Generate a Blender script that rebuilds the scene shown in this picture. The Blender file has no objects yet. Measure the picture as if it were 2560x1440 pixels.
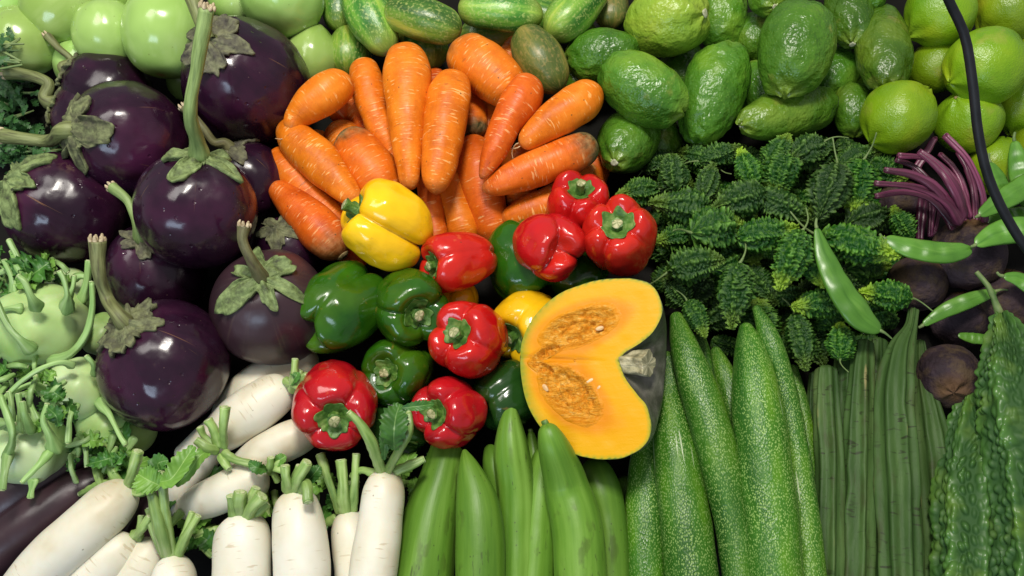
import bpy, math, random
import numpy as np
from mathutils import Vector, Matrix

# ------------------------------------------------------------------ camera, world, lamps, exposure
SC = bpy.context.scene
COL = SC.collection
TILT = math.radians(20); HFOV = math.radians(60); DIST = 0.953
FPX = 1280 / math.tan(HFOV / 2)
TGT = np.array([0, 0, 0.05])
CAM = TGT + DIST * np.array([0, -math.sin(TILT), math.cos(TILT)])
cd = bpy.data.cameras.new('camera'); cam = bpy.data.objects.new('camera', cd); COL.objects.link(cam)
cam.location = CAM; cam.rotation_euler = (TILT, 0, 0)
cd.sensor_width = 36; cd.lens = 18 / math.tan(HFOV / 2); cd.clip_start = 0.01; cd.clip_end = 50
SC.camera = cam
CR = np.array(Matrix.Rotation(TILT, 3, 'X'))

W = bpy.data.worlds.new('World'); SC.world = W; W.use_nodes = True
W.node_tree.nodes['Background'].inputs[0].default_value = (0.92, 0.95, 1.0, 1)
W.node_tree.nodes['Background'].inputs[1].default_value = 0.32

def lamp(name, loc, target, sx, sy, power, col):
    d = bpy.data.lights.new(name, 'AREA'); d.shape = 'RECTANGLE'; d.size = sx; d.size_y = sy
    d.energy = power; d.color = col
    o = bpy.data.objects.new(name, d); COL.objects.link(o); o.location = loc
    o.rotation_euler = (Vector(target) - Vector(loc)).to_track_quat('-Z', 'Y').to_euler()
    return o
lamp('ceiling_spot_lamp', (-0.06, 0.50, 1.62), (-0.10, 0, 0), 0.30, 0.30, 25, (1.0, 0.95, 0.86))
lamp('ceiling_spot_lamp', (-0.75, 0.42, 1.75), (-0.2, 0, 0), 0.8, 0.6, 12, (1.0, 0.96, 0.90))
lamp('shop_window_light', (-0.95, -1.95, 1.75), (-0.1, 0, 0), 1.3, 0.6, 20, (0.62, 0.79, 1.0))

SC.view_settings.view_transform = 'Standard'; SC.view_settings.look = 'None'
SC.view_settings.exposure = 0.0; SC.view_settings.gamma = 1.0; SC.view_settings.use_curve_mapping = False
SC.cycles.use_denoising = True
SC.cycles.max_bounces = 6; SC.cycles.diffuse_bounces = 3; SC.cycles.glossy_bounces = 3
SC.cycles.transmission_bounces = 2; SC.cycles.sample_clamp_indirect = 4

# ------------------------------------------------------------------ maths helpers
RNG = np.random.default_rng(7)
def P(px, py, z):
    d = CR @ np.array([(px - 1280) / FPX, -(py - 720) / FPX, -1.0])
    return CAM + d * ((z - CAM[2]) / d[2])
def M(p):                                        # metres for one photo pixel at a point
    return -(CR.T @ (np.asarray(p) - CAM))[2] / FPX
def unit(v):
    v = np.asarray(v, float); return v / (np.linalg.norm(v) + 1e-12)
def vnoise(p, scale, seed=0):                    # smooth value noise, about -1..1
    q = p * scale + seed * 17.31 + 1000.0
    i = np.floor(q).astype(np.int64); f = q - i; f = f * f * (3 - 2 * f)
    def h(a, b, c):
        n = (a * 374761393 + b * 668265263 + c * 2147483647 + seed * 1013) & 0xffffffff
        n = ((n ^ (n >> 13)) * 1274126177) & 0xffffffff
        return ((n ^ (n >> 16)) & 0xffff) / 32767.5 - 1
    r = 0
    for a in (0, 1):
        for b in (0, 1):
            for c in (0, 1):
                w = (f[..., 0] if a else 1 - f[..., 0]) * (f[..., 1] if b else 1 - f[..., 1]) * (f[..., 2] if c else 1 - f[..., 2])
                r = r + w * h(i[..., 0] + a, i[..., 1] + b, i[..., 2] + c)
    return r
def cells(u, v, seed=0, nu=None):                # distance to nearest jittered point in a unit grid (u wraps at nu)
    iu = np.floor(u).astype(np.int64); iv = np.floor(v).astype(np.int64); best = np.full(u.shape, 9.0)
    for a in (-1, 0, 1):
        for b in (-1, 0, 1):
            cu = iu + a; cv = iv + b; k = cu % nu if nu else cu
            n = (k * 73856093 + cv * 19349663 + seed * 83492791) & 0xffffffff
            n = ((n ^ (n >> 13)) * 1274126177) & 0xffffffff
            jx = (n & 0xff) / 255 * .7 + .15; jy = ((n >> 8) & 0xff) / 255 * .7 + .15
            best = np.minimum(best, np.hypot(cu + jx - u, cv + jy - v))
    return best
def spline(pts, n):                              # Catmull-Rom through rows, n+1 even samples by parameter
    p = np.asarray(pts, float)
    if len(p) == 2:
        return p[0] + (p[1] - p[0]) * np.linspace(0, 1, n + 1)[:, None]
    q = np.vstack([2 * p[0] - p[1], p, 2 * p[-1] - p[-2]])
    t = np.linspace(0, len(p) - 1 - 1e-9, n + 1); i = t.astype(int); f = (t - i)[:, None]
    a, b, c, d = q[i], q[i + 1], q[i + 2], q[i + 3]
    return .5 * (2 * b + (c - a) * f + (2 * a - 5 * b + 4 * c - d) * f ** 2 + (3 * b - a - 3 * c + d) * f ** 3)

# ------------------------------------------------------------------ mesh helpers
def mesh(name, v, quads, tris, attrs, smooth=True):
    v = np.asarray(v, np.float32); me = bpy.data.meshes.new(name)
    q = np.asarray(quads, np.int32).reshape(-1, 4); t = np.asarray(tris, np.int32).reshape(-1, 3)
    me.vertices.add(len(v)); me.vertices.foreach_set('co', v.ravel())
    me.loops.add(q.size + t.size); me.loops.foreach_set('vertex_index', np.concatenate([q.ravel(), t.ravel()]))
    me.polygons.add(len(q) + len(t))
    me.polygons.foreach_set('loop_start', np.concatenate([np.arange(len(q)) * 4, q.size + np.arange(len(t)) * 3]).astype(np.int32))
    me.polygons.foreach_set('use_smooth', np.full(len(q) + len(t), smooth))
    for k, a in (attrs or {}).items():
        a = np.asarray(a, np.float32)
        at = me.attributes.new(k, 'FLOAT_VECTOR' if a.ndim == 2 else 'FLOAT', 'POINT')
        at.data.foreach_set('vector' if a.ndim == 2 else 'value', a.ravel())
    me.update(calc_edges=True); me.validate()
    return me
def tubefaces(nr, ns):
    """rings 0..nr-1 of ns verts, then two pole verts"""
    i = np.arange(nr - 1)[:, None] * ns; j = np.arange(ns)[None, :]; k = (j + 1) % ns
    q = np.stack([i + j, i + k, i + ns + k, i + ns + j], -1).reshape(-1, 4)
    j = np.arange(ns); k = (j + 1) % ns; a = nr * ns; b = a + 1; l = (nr - 1) * ns
    t = np.vstack([np.stack([k, j, np.full(ns, a)], 1), np.stack([l + j, l + k, np.full(ns, b)], 1)])
    return q, t
def link(name, me, mat, parent=None, loc=None):
    o = bpy.data.objects.new(name, me); COL.objects.link(o)
    if mat is not None and me is not None:
        me.materials.clear(); me.materials.append(mat)
    if parent is not None: o.parent = parent
    if loc is not None: o.location = loc
    return o
def tag(o, label, cat, group=None, kind=None):
    if label: o['label'] = label
    if cat: o['category'] = cat
    if group: o['group'] = group
    if kind: o['kind'] = kind
    return o

def sweep(path, rad, ns=32, nr=48, e0=1.0, e1=1.0, cross=None, disp=None, ref=None, origin=None, flat0=False, flat1=False, name='m', wob=0.0, seed=1, attr=None):
    """closed sweep along 3D points with radii (m); e0/e1 round the ends over e*radius"""
    path = np.asarray(path, float); rad = np.asarray(rad, float)
    dense = spline(np.hstack([path, rad[:, None]]), 200)
    pp, rr = dense[:, :3], np.maximum(dense[:, 3], 1e-5)
    s = np.concatenate([[0], np.cumsum(np.linalg.norm(np.diff(pp, axis=0), axis=1))]); L = s[-1]
    a0 = 0 if flat0 else min(e0 * rr[0], .5 * L); a1 = 0 if flat1 else min(e1 * rr[-1], .5 * L)
    u = np.linspace(0, 1, nr)
    def part(a, n):                                # samples of a rounded end
        return a * (1 - np.cos(np.linspace(0, math.pi / 2, n + 1)))[1:-1]
    ne = max(5, nr // 8)
    sa = part(a0, ne) if a0 > 0 else np.array([])
    sb = L - part(a1, ne)[::-1] if a1 > 0 else np.array([])
    sm = np.linspace(a0, L - a1, max(nr - len(sa) - len(sb), 3))
    S = np.concatenate([sa, sm, sb])
    fac = np.ones_like(S)
    if a0 > 0: m = S < a0; fac[m] *= np.sqrt(np.clip(1 - (1 - S[m] / a0) ** 2, 0, 1))
    if a1 > 0: m = S > L - a1; fac[m] *= np.sqrt(np.clip(1 - (1 - (L - S[m]) / a1) ** 2, 0, 1))
    if flat0: S = np.concatenate([[0, 0], S]); fac = np.concatenate([[.35, .93], fac])
    if flat1: S = np.concatenate([S, [L, L]]); fac = np.concatenate([fac, [.93, .35]])
    C = np.stack([np.interp(S, s, pp[:, k]) for k in range(3)], 1); R = np.interp(S, s, rr)
    tan = np.gradient(pp, axis=0); T = np.stack([np.interp(S, s, tan[:, k]) for k in range(3)], 1)
    T /= np.linalg.norm(T, axis=1)[:, None] + 1e-12
    ref = np.array([0, 0, 1.0]) if ref is None else unit(ref)
    if ref is not None and np.abs(T @ ref).max() > .93:
        ref = np.array([0, 1.0, 0.0]) if abs(T[:, 1]).max() < .9 else np.array([1.0, 0, 0])
    N = ref - (T @ ref)[:, None] * T; N /= np.linalg.norm(N, axis=1)[:, None] + 1e-9
    B = np.cross(T, N)
    n = len(S); th = np.arange(ns) / ns * 2 * math.pi
    TH, SS = np.meshgrid(th, S); RR = (R * fac)[:, None] * np.ones(ns)[None]
    tt = SS / L
    cyl = np.stack([np.cos(TH) * R.max(), np.sin(TH) * R.max(), SS], -1)
    mul = np.ones_like(TH)
    if cross is not None: mul = cross(tt, TH)
    if wob: mul = mul * (1 + wob * vnoise(cyl, 1.1 / R.max(), seed))
    RR = RR * mul
    off = 0
    if disp is not None: off = disp(tt, TH, cyl) * fac[:, None] ** .5
    V = C[:, None, :] + (RR + off)[..., None] * (np.cos(TH)[..., None] * N[:, None] + np.sin(TH)[..., None] * B[:, None])
    V = np.vstack([V.reshape(-1, 3), pp[:1], pp[-1:]])
    if origin is not None: V = V - origin
    q, t = tubefaces(n, ns)
    at = {'cyl': np.vstack([cyl.reshape(-1, 3), [[0, 0, 0], [0, 0, L]]]), 'tt': np.concatenate([tt.ravel(), [0, 1]])}
    at['ang'] = np.concatenate([mul.ravel() / max(mul.max(), 1e-6), [.5, .5]])
    if attr is not None: at.update({k: np.concatenate([f(tt, TH, cyl).ravel(), [0, 0]]) for k, f in attr.items()})
    return mesh(name, V, q, t, at)

def pxpath(pts):
    """[(px,py,z,rpx)...] -> world path, radii in metres"""
    w = [P(a[0], a[1], a[2]) for a in pts]
    return np.array(w), np.array([a[3] * M(p) for a, p in zip(pts, w)])
def ptube(pts, **k):
    w, r = pxpath(pts); return sweep(w, r, **k)

def frame(axis, roll=0):
    z = unit(axis); h = np.array([0, 0, 1.0]) if abs(z[2]) < .9 else np.array([0, 1.0, 0])
    x = unit(np.cross(h, z)); y = np.cross(z, x)
    c, s = math.cos(roll), math.sin(roll)
    return np.stack([c * x + s * y, -s * x + c * y, z], 1)
def imgaxis(dx, dy, el):
    """axis that points (dx,dy) in the photo plane and el degrees up off the table"""
    e = math.radians(el); h = unit([dx, -dy, 0]) if (dx or dy) else np.zeros(3)
    return unit(h * math.cos(e) + np.array([0, 0, math.sin(e)]))
def viewaxis(c, fx, fy, back=False):
    """axis whose pole shows at (fx,fy) of the fruit's radius from its middle, photo right/down; back: pole on the far side"""
    v = unit(CAM - c); r = unit(np.cross([0, 1.0, 0], v)); u = np.cross(v, r); k = math.sqrt(max(0, 1 - fx * fx - fy * fy))
    return unit(fx * r - fy * u + (-k if back else k) * v)
def getaxis(c, a):
    return viewaxis(c, *a[1:]) if a[0] == 'v' else imgaxis(*a)
def revolve(surf, nphi, ns, F, scale, name='m', attr=None):
    """surf(phi,theta)->(x,y,z) unit; mesh around origin, rotated by F"""
    ph = np.linspace(0, math.pi, nphi + 2)[1:-1]; th = np.arange(ns) / ns * 2 * math.pi
    TH, PH = np.meshgrid(th, ph)
    V = np.stack(surf(PH, TH), -1).reshape(-1, 3)
    p0 = np.array(surf(np.array([1e-4]), np.array([0.]))).reshape(3); p1 = np.array(surf(np.array([math.pi - 1e-4]), np.array([0.]))).reshape(3)
    V = np.vstack([V, p0, p1])
    q, t = tubefaces(nphi, ns)
    at = {'cyl': V * scale, 'tt': np.concatenate([(PH / math.pi).ravel(), [0, 1]])}
    at['cdir'] = np.vstack([np.stack([np.cos(TH), np.sin(TH), PH / math.pi], -1).reshape(-1, 3), [[0, 0, 0], [0, 0, 1]]])
    if attr: at.update({k: np.concatenate([f(PH, TH).ravel(), [0, 0]]) for k, f in attr.items()})
    return mesh(name, (V * scale) @ F.T, q, t, at)
def patch(surf, phimap, nk, ns, F, scale, off, name='m', thick=.02, seed=0):
    """a cap of skin lying on surf: phi = k*phimap(theta), lifted by off(k,theta); closed underneath"""
    th = np.arange(ns) / ns * 2 * math.pi; k = np.linspace(0, 1, nk + 1)[1:]
    TH, K = np.meshgrid(th, k); PH = K * phimap(TH)
    X = np.stack(surf(PH, TH), -1); Nn = X / (np.linalg.norm(X, axis=-1, keepdims=True) + 1e-9)
    O = off(K, TH)[..., None]
    top = X + Nn * O; low = X + Nn * (O - thick)
    V = np.concatenate([top, low[::-1]], 0).reshape(-1, 3)
    p = np.array(surf(np.array([1e-4]), np.array([0.]))).reshape(3)
    V = np.vstack([V, p * (1 + .02), p * .97])
    q, t = tubefaces(2 * nk, ns)
    kk = np.concatenate([K, K[::-1]], 0).ravel()
    return mesh(name, (V * scale) @ F.T, q, t, {'cyl': V * scale, 'tt': np.concatenate([kk, [0, 0]])})

def leaf_mesh(path, width, fold=.35, serr=.22, nt=9, ruffle=.25, seed=0, origin=None, nu=40, nv=10, ref=(0, 0, 1)):
    """serrated leaf blade along a 3D path, width in m at its widest"""
    pp = spline(np.asarray(path, float), nu); T = np.gradient(pp, axis=0); T /= np.linalg.norm(T, axis=1)[:, None]
    ref = np.asarray(ref, float); N = ref - (T @ ref)[:, None] * T; N /= np.linalg.norm(N, axis=1)[:, None] + 1e-9
    B = np.cross(T, N); u = np.linspace(0, 1, nu + 1); v = np.linspace(-1, 1, 2 * nv + 1)
    w = width * .5 * np.sin(math.pi * np.clip(u * .93 + .03, 0, 1)) ** .7
    saw = np.abs(((u * nt) % 1) - .5) * 2
    U, Vv = np.meshgrid(u, v, indexing='ij')
    ww = (w * (1 - serr * saw * 1.0))[:, None] * (1 - .15 * vnoise(np.stack([U * 4, Vv * 0 + np.sign(Vv) * 3, U * 0], -1), 1, seed))
    x = Vv * ww
    h = fold * np.abs(x) + ruffle * width * .18 * np.sin(U * 23 + seed + np.sign(Vv) * 1.3) * np.abs(Vv) ** 1.5
    h = h + .03 * width * np.cos((U * 9 - np.abs(Vv) * 1.5) * 2 * math.pi) * np.abs(Vv)
    X = pp[:, None] + x[..., None] * B[:, None] + h[..., None] * N[:, None]
    th = .0006
    V2 = np.concatenate([X.reshape(-1, 3), (X - th * N[:, None]).reshape(-1, 3)])
    if origin is not None: V2 = V2 - origin
    m = 2 * nv + 1; i = (np.arange(nu)[:, None] * m + np.arange(m - 1)[None]).ravel(); k0 = (nu + 1) * m
    q = np.concatenate([np.stack([i, i + m, i + m + 1, i + 1], 1), np.stack([i + k0, i + 1 + k0, i + m + 1 + k0, i + m + k0], 1)])
    vein = np.minimum(np.abs(Vv) * 6, np.abs(((U * 9 - np.abs(Vv) * 1.5) % 1) - .5) * 4 + .2)
    at = {'cyl': V2, 'tt': np.tile(U.ravel(), 2), 'vein': np.tile(np.clip(vein, 0, 1).ravel(), 2)}
    return mesh('leaf', V2, q, [], at)

# ------------------------------------------------------------------ material helpers
class MB:
    def __init__(s, name, rough=.4, spec=.5, coat=0, sss=0):
        s.m = bpy.data.materials.new(name); s.m.use_nodes = True; s.nt = s.m.node_tree
        s.b = s.nt.nodes['Principled BSDF']; s.b.inputs['Roughness'].default_value = rough
        s.b.inputs['Specular IOR Level'].default_value = spec
        s.b.inputs['Coat Weight'].default_value = coat; s.b.inputs['Coat Roughness'].default_value = .12
        if sss:
            s.b.inputs['Subsurface Weight'].default_value = sss; s.b.inputs['Subsurface Scale'].default_value = .004
        s.last = None
    def n(s, t, **k):
        x = s.nt.nodes.new(t)
        for a, b in k.items(): setattr(x, a, b)
        return x
    def put(s, sock, v):
        if hasattr(v, 'default_value') or hasattr(v, 'is_output'): s.nt.links.new(v, sock)
        else:
            if isinstance(v, tuple) and len(v) == 3 and sock.type == 'RGBA': v = (*v, 1)
            sock.default_value = v
    def attr(s, name, vec=False):
        x = s.n('ShaderNodeAttribute', attribute_name=name); return x.outputs['Vector' if vec else 'Fac']
    def vec(s, scale=(1, 1, 1), src='cyl'):
        a = s.attr(src, True)
        x = s.n('ShaderNodeVectorMath', operation='MULTIPLY'); s.put(x.inputs[0], a); x.inputs[1].default_value = scale
        y = s.n('ShaderNodeObjectInfo')
        z = s.n('ShaderNodeVectorMath', operation='MULTIPLY_ADD'); s.put(z.inputs[0], y.outputs['Random']); z.inputs[1].default_value = (37, 53, 71); s.put(z.inputs[2], x.outputs[0])
        return z.outputs[0]
    def noise(s, scale, detail=3, v=None, rough=.55, dist=0):
        x = s.n('ShaderNodeTexNoise'); x.inputs['Scale'].default_value = scale; x.inputs['Detail'].default_value = detail
        x.inputs['Roughness'].default_value = rough; x.inputs['Distortion'].default_value = dist
        s.put(x.inputs['Vector'], v if v is not None else s.vec()); return x.outputs['Fac']
    def voro(s, scale, v=None, feat='F1', rnd=1):
        x = s.n('ShaderNodeTexVoronoi', feature=feat); x.inputs['Scale'].default_value = scale; x.inputs['Randomness'].default_value = rnd
        s.put(x.inputs['Vector'], v if v is not None else s.vec()); return x
    def ramp(s, f, *stops):
        x = s.n('ShaderNodeValToRGB'); s.put(x.inputs[0], f); e = x.color_ramp.elements
        while len(e) < len(stops): e.new(.5)
        for a, (p, c) in zip(e, stops):
            a.position = p; a.color = (c, c, c, 1) if not isinstance(c, tuple) else (*c, 1)
        return x.outputs[0]
    def math(s, op, a, b=0.0, clamp=False):
        x = s.n('ShaderNodeMath', operation=op, use_clamp=clamp); s.put(x.inputs[0], a); s.put(x.inputs[1], b); return x.outputs[0]
    def mix(s, f, a, b, mode='MIX'):
        x = s.n('ShaderNodeMix', data_type='RGBA', blend_type=mode); s.put(x.inputs[0], f); s.put(x.inputs[6], a); s.put(x.inputs[7], b); return x.outputs[2]
    def rand(s, lo, hi):
        y = s.n('ShaderNodeObjectInfo'); x = s.n('ShaderNodeMapRange'); s.put(x.inputs[0], y.outputs['Random'])
        x.inputs[3].default_value = lo; x.inputs[4].default_value = hi; return x.outputs[0]
    def hsv(s, c, h=.5, sat=1.0, val=1.0):
        x = s.n('ShaderNodeHueSaturation'); s.put(x.inputs['Color'], c); s.put(x.inputs['Hue'], h); s.put(x.inputs['Saturation'], sat); s.put(x.inputs['Value'], val); return x.outputs[0]
    def bump(s, h, strength=.3, dist=.001):
        x = s.n('ShaderNodeBump'); x.inputs['Strength'].default_value = strength; x.inputs['Distance'].default_value = dist
        s.put(x.inputs['Height'], h)
        if s.last is not None: s.put(x.inputs['Normal'], s.last)
        s.last = x.outputs[0]
    def done(s, col, rough=None):
        s.put(s.b.inputs['Base Color'], col)
        if rough is not None: s.put(s.b.inputs['Roughness'], rough)
        if s.last is not None: s.put(s.b.inputs['Normal'], s.last)
        return s.m

MT = {}
def mats():
    # carrot ------------------------------------------------------------
    b = MB('carrot_skin', .44, .28, sss=.04)
    n1 = b.noise(32, 5, rough=.65); c = b.ramp(n1, (.3, (.46, .080, .003)), (.52, (.65, .138, .006)), (.72, (.74, .195, .016)))
    line = b.noise(1, 2, b.vec((60, 60, 520)), .5); cut = b.noise(70, 2)
    lm = b.math('MULTIPLY', b.ramp(line, (.60, 0), (.655, 1)), b.ramp(cut, (.42, 0), (.54, 1)))
    c = b.mix(b.math('MULTIPLY', lm, .62), c, (.84, .46, .17))
    l2 = b.noise(1, 2, b.vec((34, 34, 240)), .5); c = b.mix(b.math('MULTIPLY', b.ramp(l2, (.66, 0), (.70, .6)), b.ramp(b.noise(40, 2), (.48, 0), (.58, 1))), c, (.30, .07, .008))
    spot = b.voro(75).outputs['Distance']; c = b.mix(b.ramp(spot, (.05, .8), (.085, 0)), c, (.10, .045, .015))
    c = b.mix(b.ramp(b.attr('tt'), (.90, 0), (1, .55)), c, (.36, .16, .05))
    tt = b.attr('tt'); crown = b.math('ADD', tt, b.math('MULTIPLY', b.math('SUBTRACT', b.noise(70, 3), .5), .26))
    gm = b.math('MULTIPLY', b.ramp(crown, (.12, 1), (.27, 0)), b.attr('green'))
    c = b.mix(gm, c, b.ramp(b.noise(160, 3), (.35, (.04, .045, .016)), (.65, (.24, .17, .07))))
    c = b.hsv(c, b.rand(.490, .508), 1.0, b.rand(.90, 1.06))
    b.bump(line, .30, .0014); b.bump(l2, .3, .002); b.bump(b.noise(120, 3), .18, .001)
    MT['carrot'] = b.done(c, b.ramp(b.noise(90, 2), (.3, .36), (.7, .58)))
    b = MB('root_hair', .7); MT['hair'] = b.done((.55, .36, .18))
    # peppers -----------------------------------------------------------
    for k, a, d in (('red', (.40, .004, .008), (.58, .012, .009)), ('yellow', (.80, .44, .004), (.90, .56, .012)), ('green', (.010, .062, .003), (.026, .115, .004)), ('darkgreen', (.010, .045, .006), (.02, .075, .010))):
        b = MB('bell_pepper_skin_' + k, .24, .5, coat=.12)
        c = b.ramp(b.noise(20, 4), (.32, a), (.68, d)); c = b.hsv(c, b.rand(.497, .503), 1, b.rand(.80, 1.05))
        if k == 'red':
            c = b.mix(b.math('MULTIPLY', b.ramp(b.attr('tt'), (.62, 0), (.95, 1)), b.rand(0, .45)), c, (.72, .09, .008))
        if k == 'green':
            c = b.mix(b.ramp(b.noise(9, 2), (.50, 0), (.72, .6)), c, (.085, .17, .006))
        sp = b.voro(48); c = b.mix(b.ramp(sp.outputs['Distance'], (.03, .6), (.05, 0)), c, (.05, .03, .01))
        wr = b.noise(1, 3, b.vec((7, 7, 2.5), 'cdir'), .5, .4); c = b.mix(b.ramp(b.noise(75, 3), (.66, 0), (.74, .35)), c, (.30, .16, .03) if k != 'red' else (.62, .16, .05))
        b.bump(b.noise(24, 3), .34, .005); b.bump(wr, .10, .003); b.bump(b.noise(140, 2), .07, .0008)
        MT['pep_' + k] = b.done(c, b.ramp(b.noise(30, 4), (.3, .12), (.6, .2), (.75, .38)))
    b = MB('pepper_calyx', .5)
    c = b.ramp(b.noise(110, 4), (.3, (.025, .08, .008)), (.52, (.075, .17, .022)), (.78, (.24, .32, .09)))
    b.bump(b.noise(150, 3), .9, .0015); MT['pcalyx'] = b.done(c)
    b = MB('pepper_stem_cut', .7); c = b.ramp(b.noise(300, 3), (.35, (.12, .15, .04)), (.6, (.45, .43, .22)), (.8, (.62, .55, .36)))
    b.bump(b.noise(350, 3), .7, .001); MT['cut'] = b.done(c)
    # eggplant ----------------------------------------------------------
    b = MB('purple_eggplant_skin', .2, .42, coat=.08)
    c = b.ramp(b.noise(9, 4), (.3, (.006, .002, .006)), (.5, (.017, .004, .014)), (.70, (.055, .011, .036)))
    c = b.mix(b.ramp(b.attr('tt'), (.45, 0), (.8, .3)), c, (.030, .009, .018))
    streak = b.noise(1, 2, b.vec((16, 16, 1.6), 'cdir'), .6)
    c = b.mix(b.math('MULTIPLY', b.ramp(streak, (.715, 0), (.74, .6)), b.ramp(b.attr('tt'), (.30, 1), (.58, 0))), c, (.24, .12, .05))
    tone = b.noise(1, 3, b.vec((4, 4, 1.2), 'cdir'), .6); c = b.mix(b.ramp(tone, (.5, 0), (.75, .3)), c, (.045, .009, .028))
    sp = b.voro(90).outputs['Distance']; c = b.mix(b.ramp(sp, (.03, .4), (.06, 0)), c, (.20, .12, .10))
    scuff = b.math('MULTIPLY', b.ramp(b.noise(16, 3), (.64, 0), (.72, 1)), b.ramp(b.noise(220, 3), (.45, 0), (.6, .4)))
    c = b.mix(scuff, c, (.16, .10, .07))
    b.bump(b.noise(14, 3), .5, .009); b.bump(b.noise(60, 3), .12, .0015); b.bump(b.ramp(b.voro(70).outputs['Distance'], (.06, 1), (.14, 0)), .5, .0012)
    MT['egg'] = b.done(c, b.ramp(b.noise(30, 4), (.3, .13), (.55, .22), (.75, .48)))
    b = MB('dull_eggplant_skin', .33, .5)
    c = b.ramp(b.noise(9, 3), (.3, (.018, .009, .012)), (.7, (.055, .026, .034)))
    st = b.noise(1, 3, b.vec((12, 12, 1.4), 'cdir'), .6); c = b.mix(b.ramp(st, (.60, 0), (.75, .35)), c, (.12, .085, .06)); b.bump(b.noise(30, 3), .3, .003)
    MT['egg_dull'] = b.done(c)
    b = MB('eggplant_calyx', .75)
    n = b.noise(75, 5, rough=.7); c = b.ramp(n, (.3, (.025, .022, .014)), (.46, (.08, .09, .035)), (.6, (.17, .20, .075)), (.8, (.27, .28, .14)))
    c = b.mix(b.rand(0, .55), c, b.ramp(n, (.3, (.03, .022, .026)), (.7, (.17, .14, .11))))
    b.bump(b.noise(130, 4), .8, .0015); MT['ecalyx'] = b.done(c)
    b = MB('green_eggplant_calyx', .7)
    n = b.noise(85, 5, rough=.7); c = b.ramp(n, (.32, (.035, .04, .018)), (.45, (.105, .145, .045)), (.6, (.20, .27, .095)), (.8, (.32, .38, .16)))
    b.bump(b.noise(130, 4), .8, .0015); MT['ecalyx_g'] = b.done(c)
    b = MB('eggplant_stem', .6)
    c = b.ramp(b.noise(1, 4, b.vec((200, 200, 45))), (.3, (.05, .05, .018)), (.5, (.15, .18, .055)), (.75, (.27, .31, .12)))
    c = b.mix(b.rand(0, .7), c, b.ramp(b.noise(90, 3), (.3, (.045, .035, .015)), (.7, (.15, .12, .06))))
    b.bump(b.noise(1, 3, b.vec((300, 300, 60))), .5, .001); MT['estem'] = b.done(c)
    b = MB('green_eggplant_stem', .55)
    c = b.ramp(b.noise(1, 4, b.vec((200, 200, 40))), (.3, (.11, .17, .045)), (.7, (.26, .37, .12)))
    b.bump(b.noise(1, 3, b.vec((300, 300, 60))), .4, .001); MT['estem_g'] = b.done(c)
    b = MB('stem_frayed_end', .8); c = b.ramp(b.noise(250, 3), (.3, (.22, .16, .08)), (.7, (.62, .52, .34))); MT['fray'] = b.done(c)
    # pale green eggplant -----------------------------------------------
    b = MB('pale_green_eggplant_skin', .2, .5, coat=.15)
    c = b.ramp(b.noise(9, 3), (.3, (.21, .38, .06)), (.55, (.32, .51, .13)), (.75, (.47, .64, .25)))
    st = b.noise(1, 3, b.vec((50, 50, 6)), .6); c = b.mix(b.ramp(st, (.5, 0), (.7, .35)), c, (.42, .60, .20))
    sp = b.voro(85).outputs['Distance']; c = b.mix(b.ramp(sp, (.05, .5), (.09, 0)), c, (.18, .17, .05))
    c = b.mix(b.ramp(b.attr('tt'), (.955, 0), (.99, .8)), c, (.30, .20, .07))
    c = b.hsv(c, b.rand(.485, .51), 1, b.rand(.85, 1.12))
    MT['pale'] = b.done(c, b.ramp(b.noise(30, 3), (.3, .13), (.7, .26)))
    # cucumber ----------------------------------------------------------
    b = MB('cucumber_skin', .33, .5)
    st = b.noise(1, 4, b.vec((42, 42, 7)), .62)
    c = b.ramp(st, (.32, (.020, .085, .010)), (.46, (.055, .17, .018)), (.57, (.17, .32, .035)), (.68, (.46, .50, .07)))
    sp = b.noise(330, 3); c = b.mix(b.ramp(sp, (.52, 0), (.66, .7)), c, (.33, .40, .11))
    ends = b.math('ABSOLUTE', b.math('SUBTRACT', b.attr('tt'), .5))
    c = b.mix(b.math('MULTIPLY', b.ramp(ends, (.22, 0), (.5, 1)), b.rand(.1, .7)), c, (.33, .37, .06))
    c = b.mix(b.ramp(ends, (.485, 0), (.497, .9)), c, (.28, .17, .07))
    c = b.hsv(c, b.rand(.49, .515), 1.0, b.rand(.9, 1.2))
    b.bump(sp, .3, .0012); MT['cuke'] = b.done(c)
    b = MB('overripe_cucumber_skin', .4, .5)
    st = b.noise(1, 4, b.vec((45, 45, 8)), .62)
    c = b.ramp(st, (.32, (.03, .06, .010)), (.48, (.09, .12, .02)), (.60, (.25, .20, .04)), (.74, (.50, .42, .16)))
    sp = b.noise(300, 3); c = b.mix(b.ramp(sp, (.52, 0), (.66, .5)), c, (.30, .22, .07)); b.bump(sp, .3, .0012); MT['cuke_old'] = b.done(c)
    # citron, lime --------------------------------------------------------
    for k, stops, rs in (('citron', ((.3, (.024, .092, .003)), (.52, (.056, .165, .006)), (.75, (.15, .27, .012))), 110), ('citron_y', ((.3, (.10, .25, .012)), (.55, (.22, .37, .018)), (.8, (.34, .42, .03))), 100), ('lime', ((.3, (.10, .225, .005)), (.55, (.19, .315, .008)), (.8, (.36, .40, .012))), 200)):
        b = MB(k + '_skin', .28, .45)
        c = b.ramp(b.noise(15, 3), *stops)
        c = b.mix(b.ramp(b.noise(26, 4), (.62, 0), (.74, .4)), c, (.36, .30, .07))
        c = b.mix(b.ramp(b.attr('tt'), (.82, 0), (1, .55)), c, (.25, .36, .03))
        sp = b.voro(rs * 3).outputs['Distance']; c = b.mix(b.ramp(sp, (.0, .3), (.3, 0)), c, (.30, .42, .06))
        if k != 'lime': c = b.hsv(c, b.rand(.485, .505), .97, b.rand(.75, 1.15))
        else: c = b.hsv(c, b.rand(.485, .512), 1, b.rand(.85, 1.1))
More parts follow.
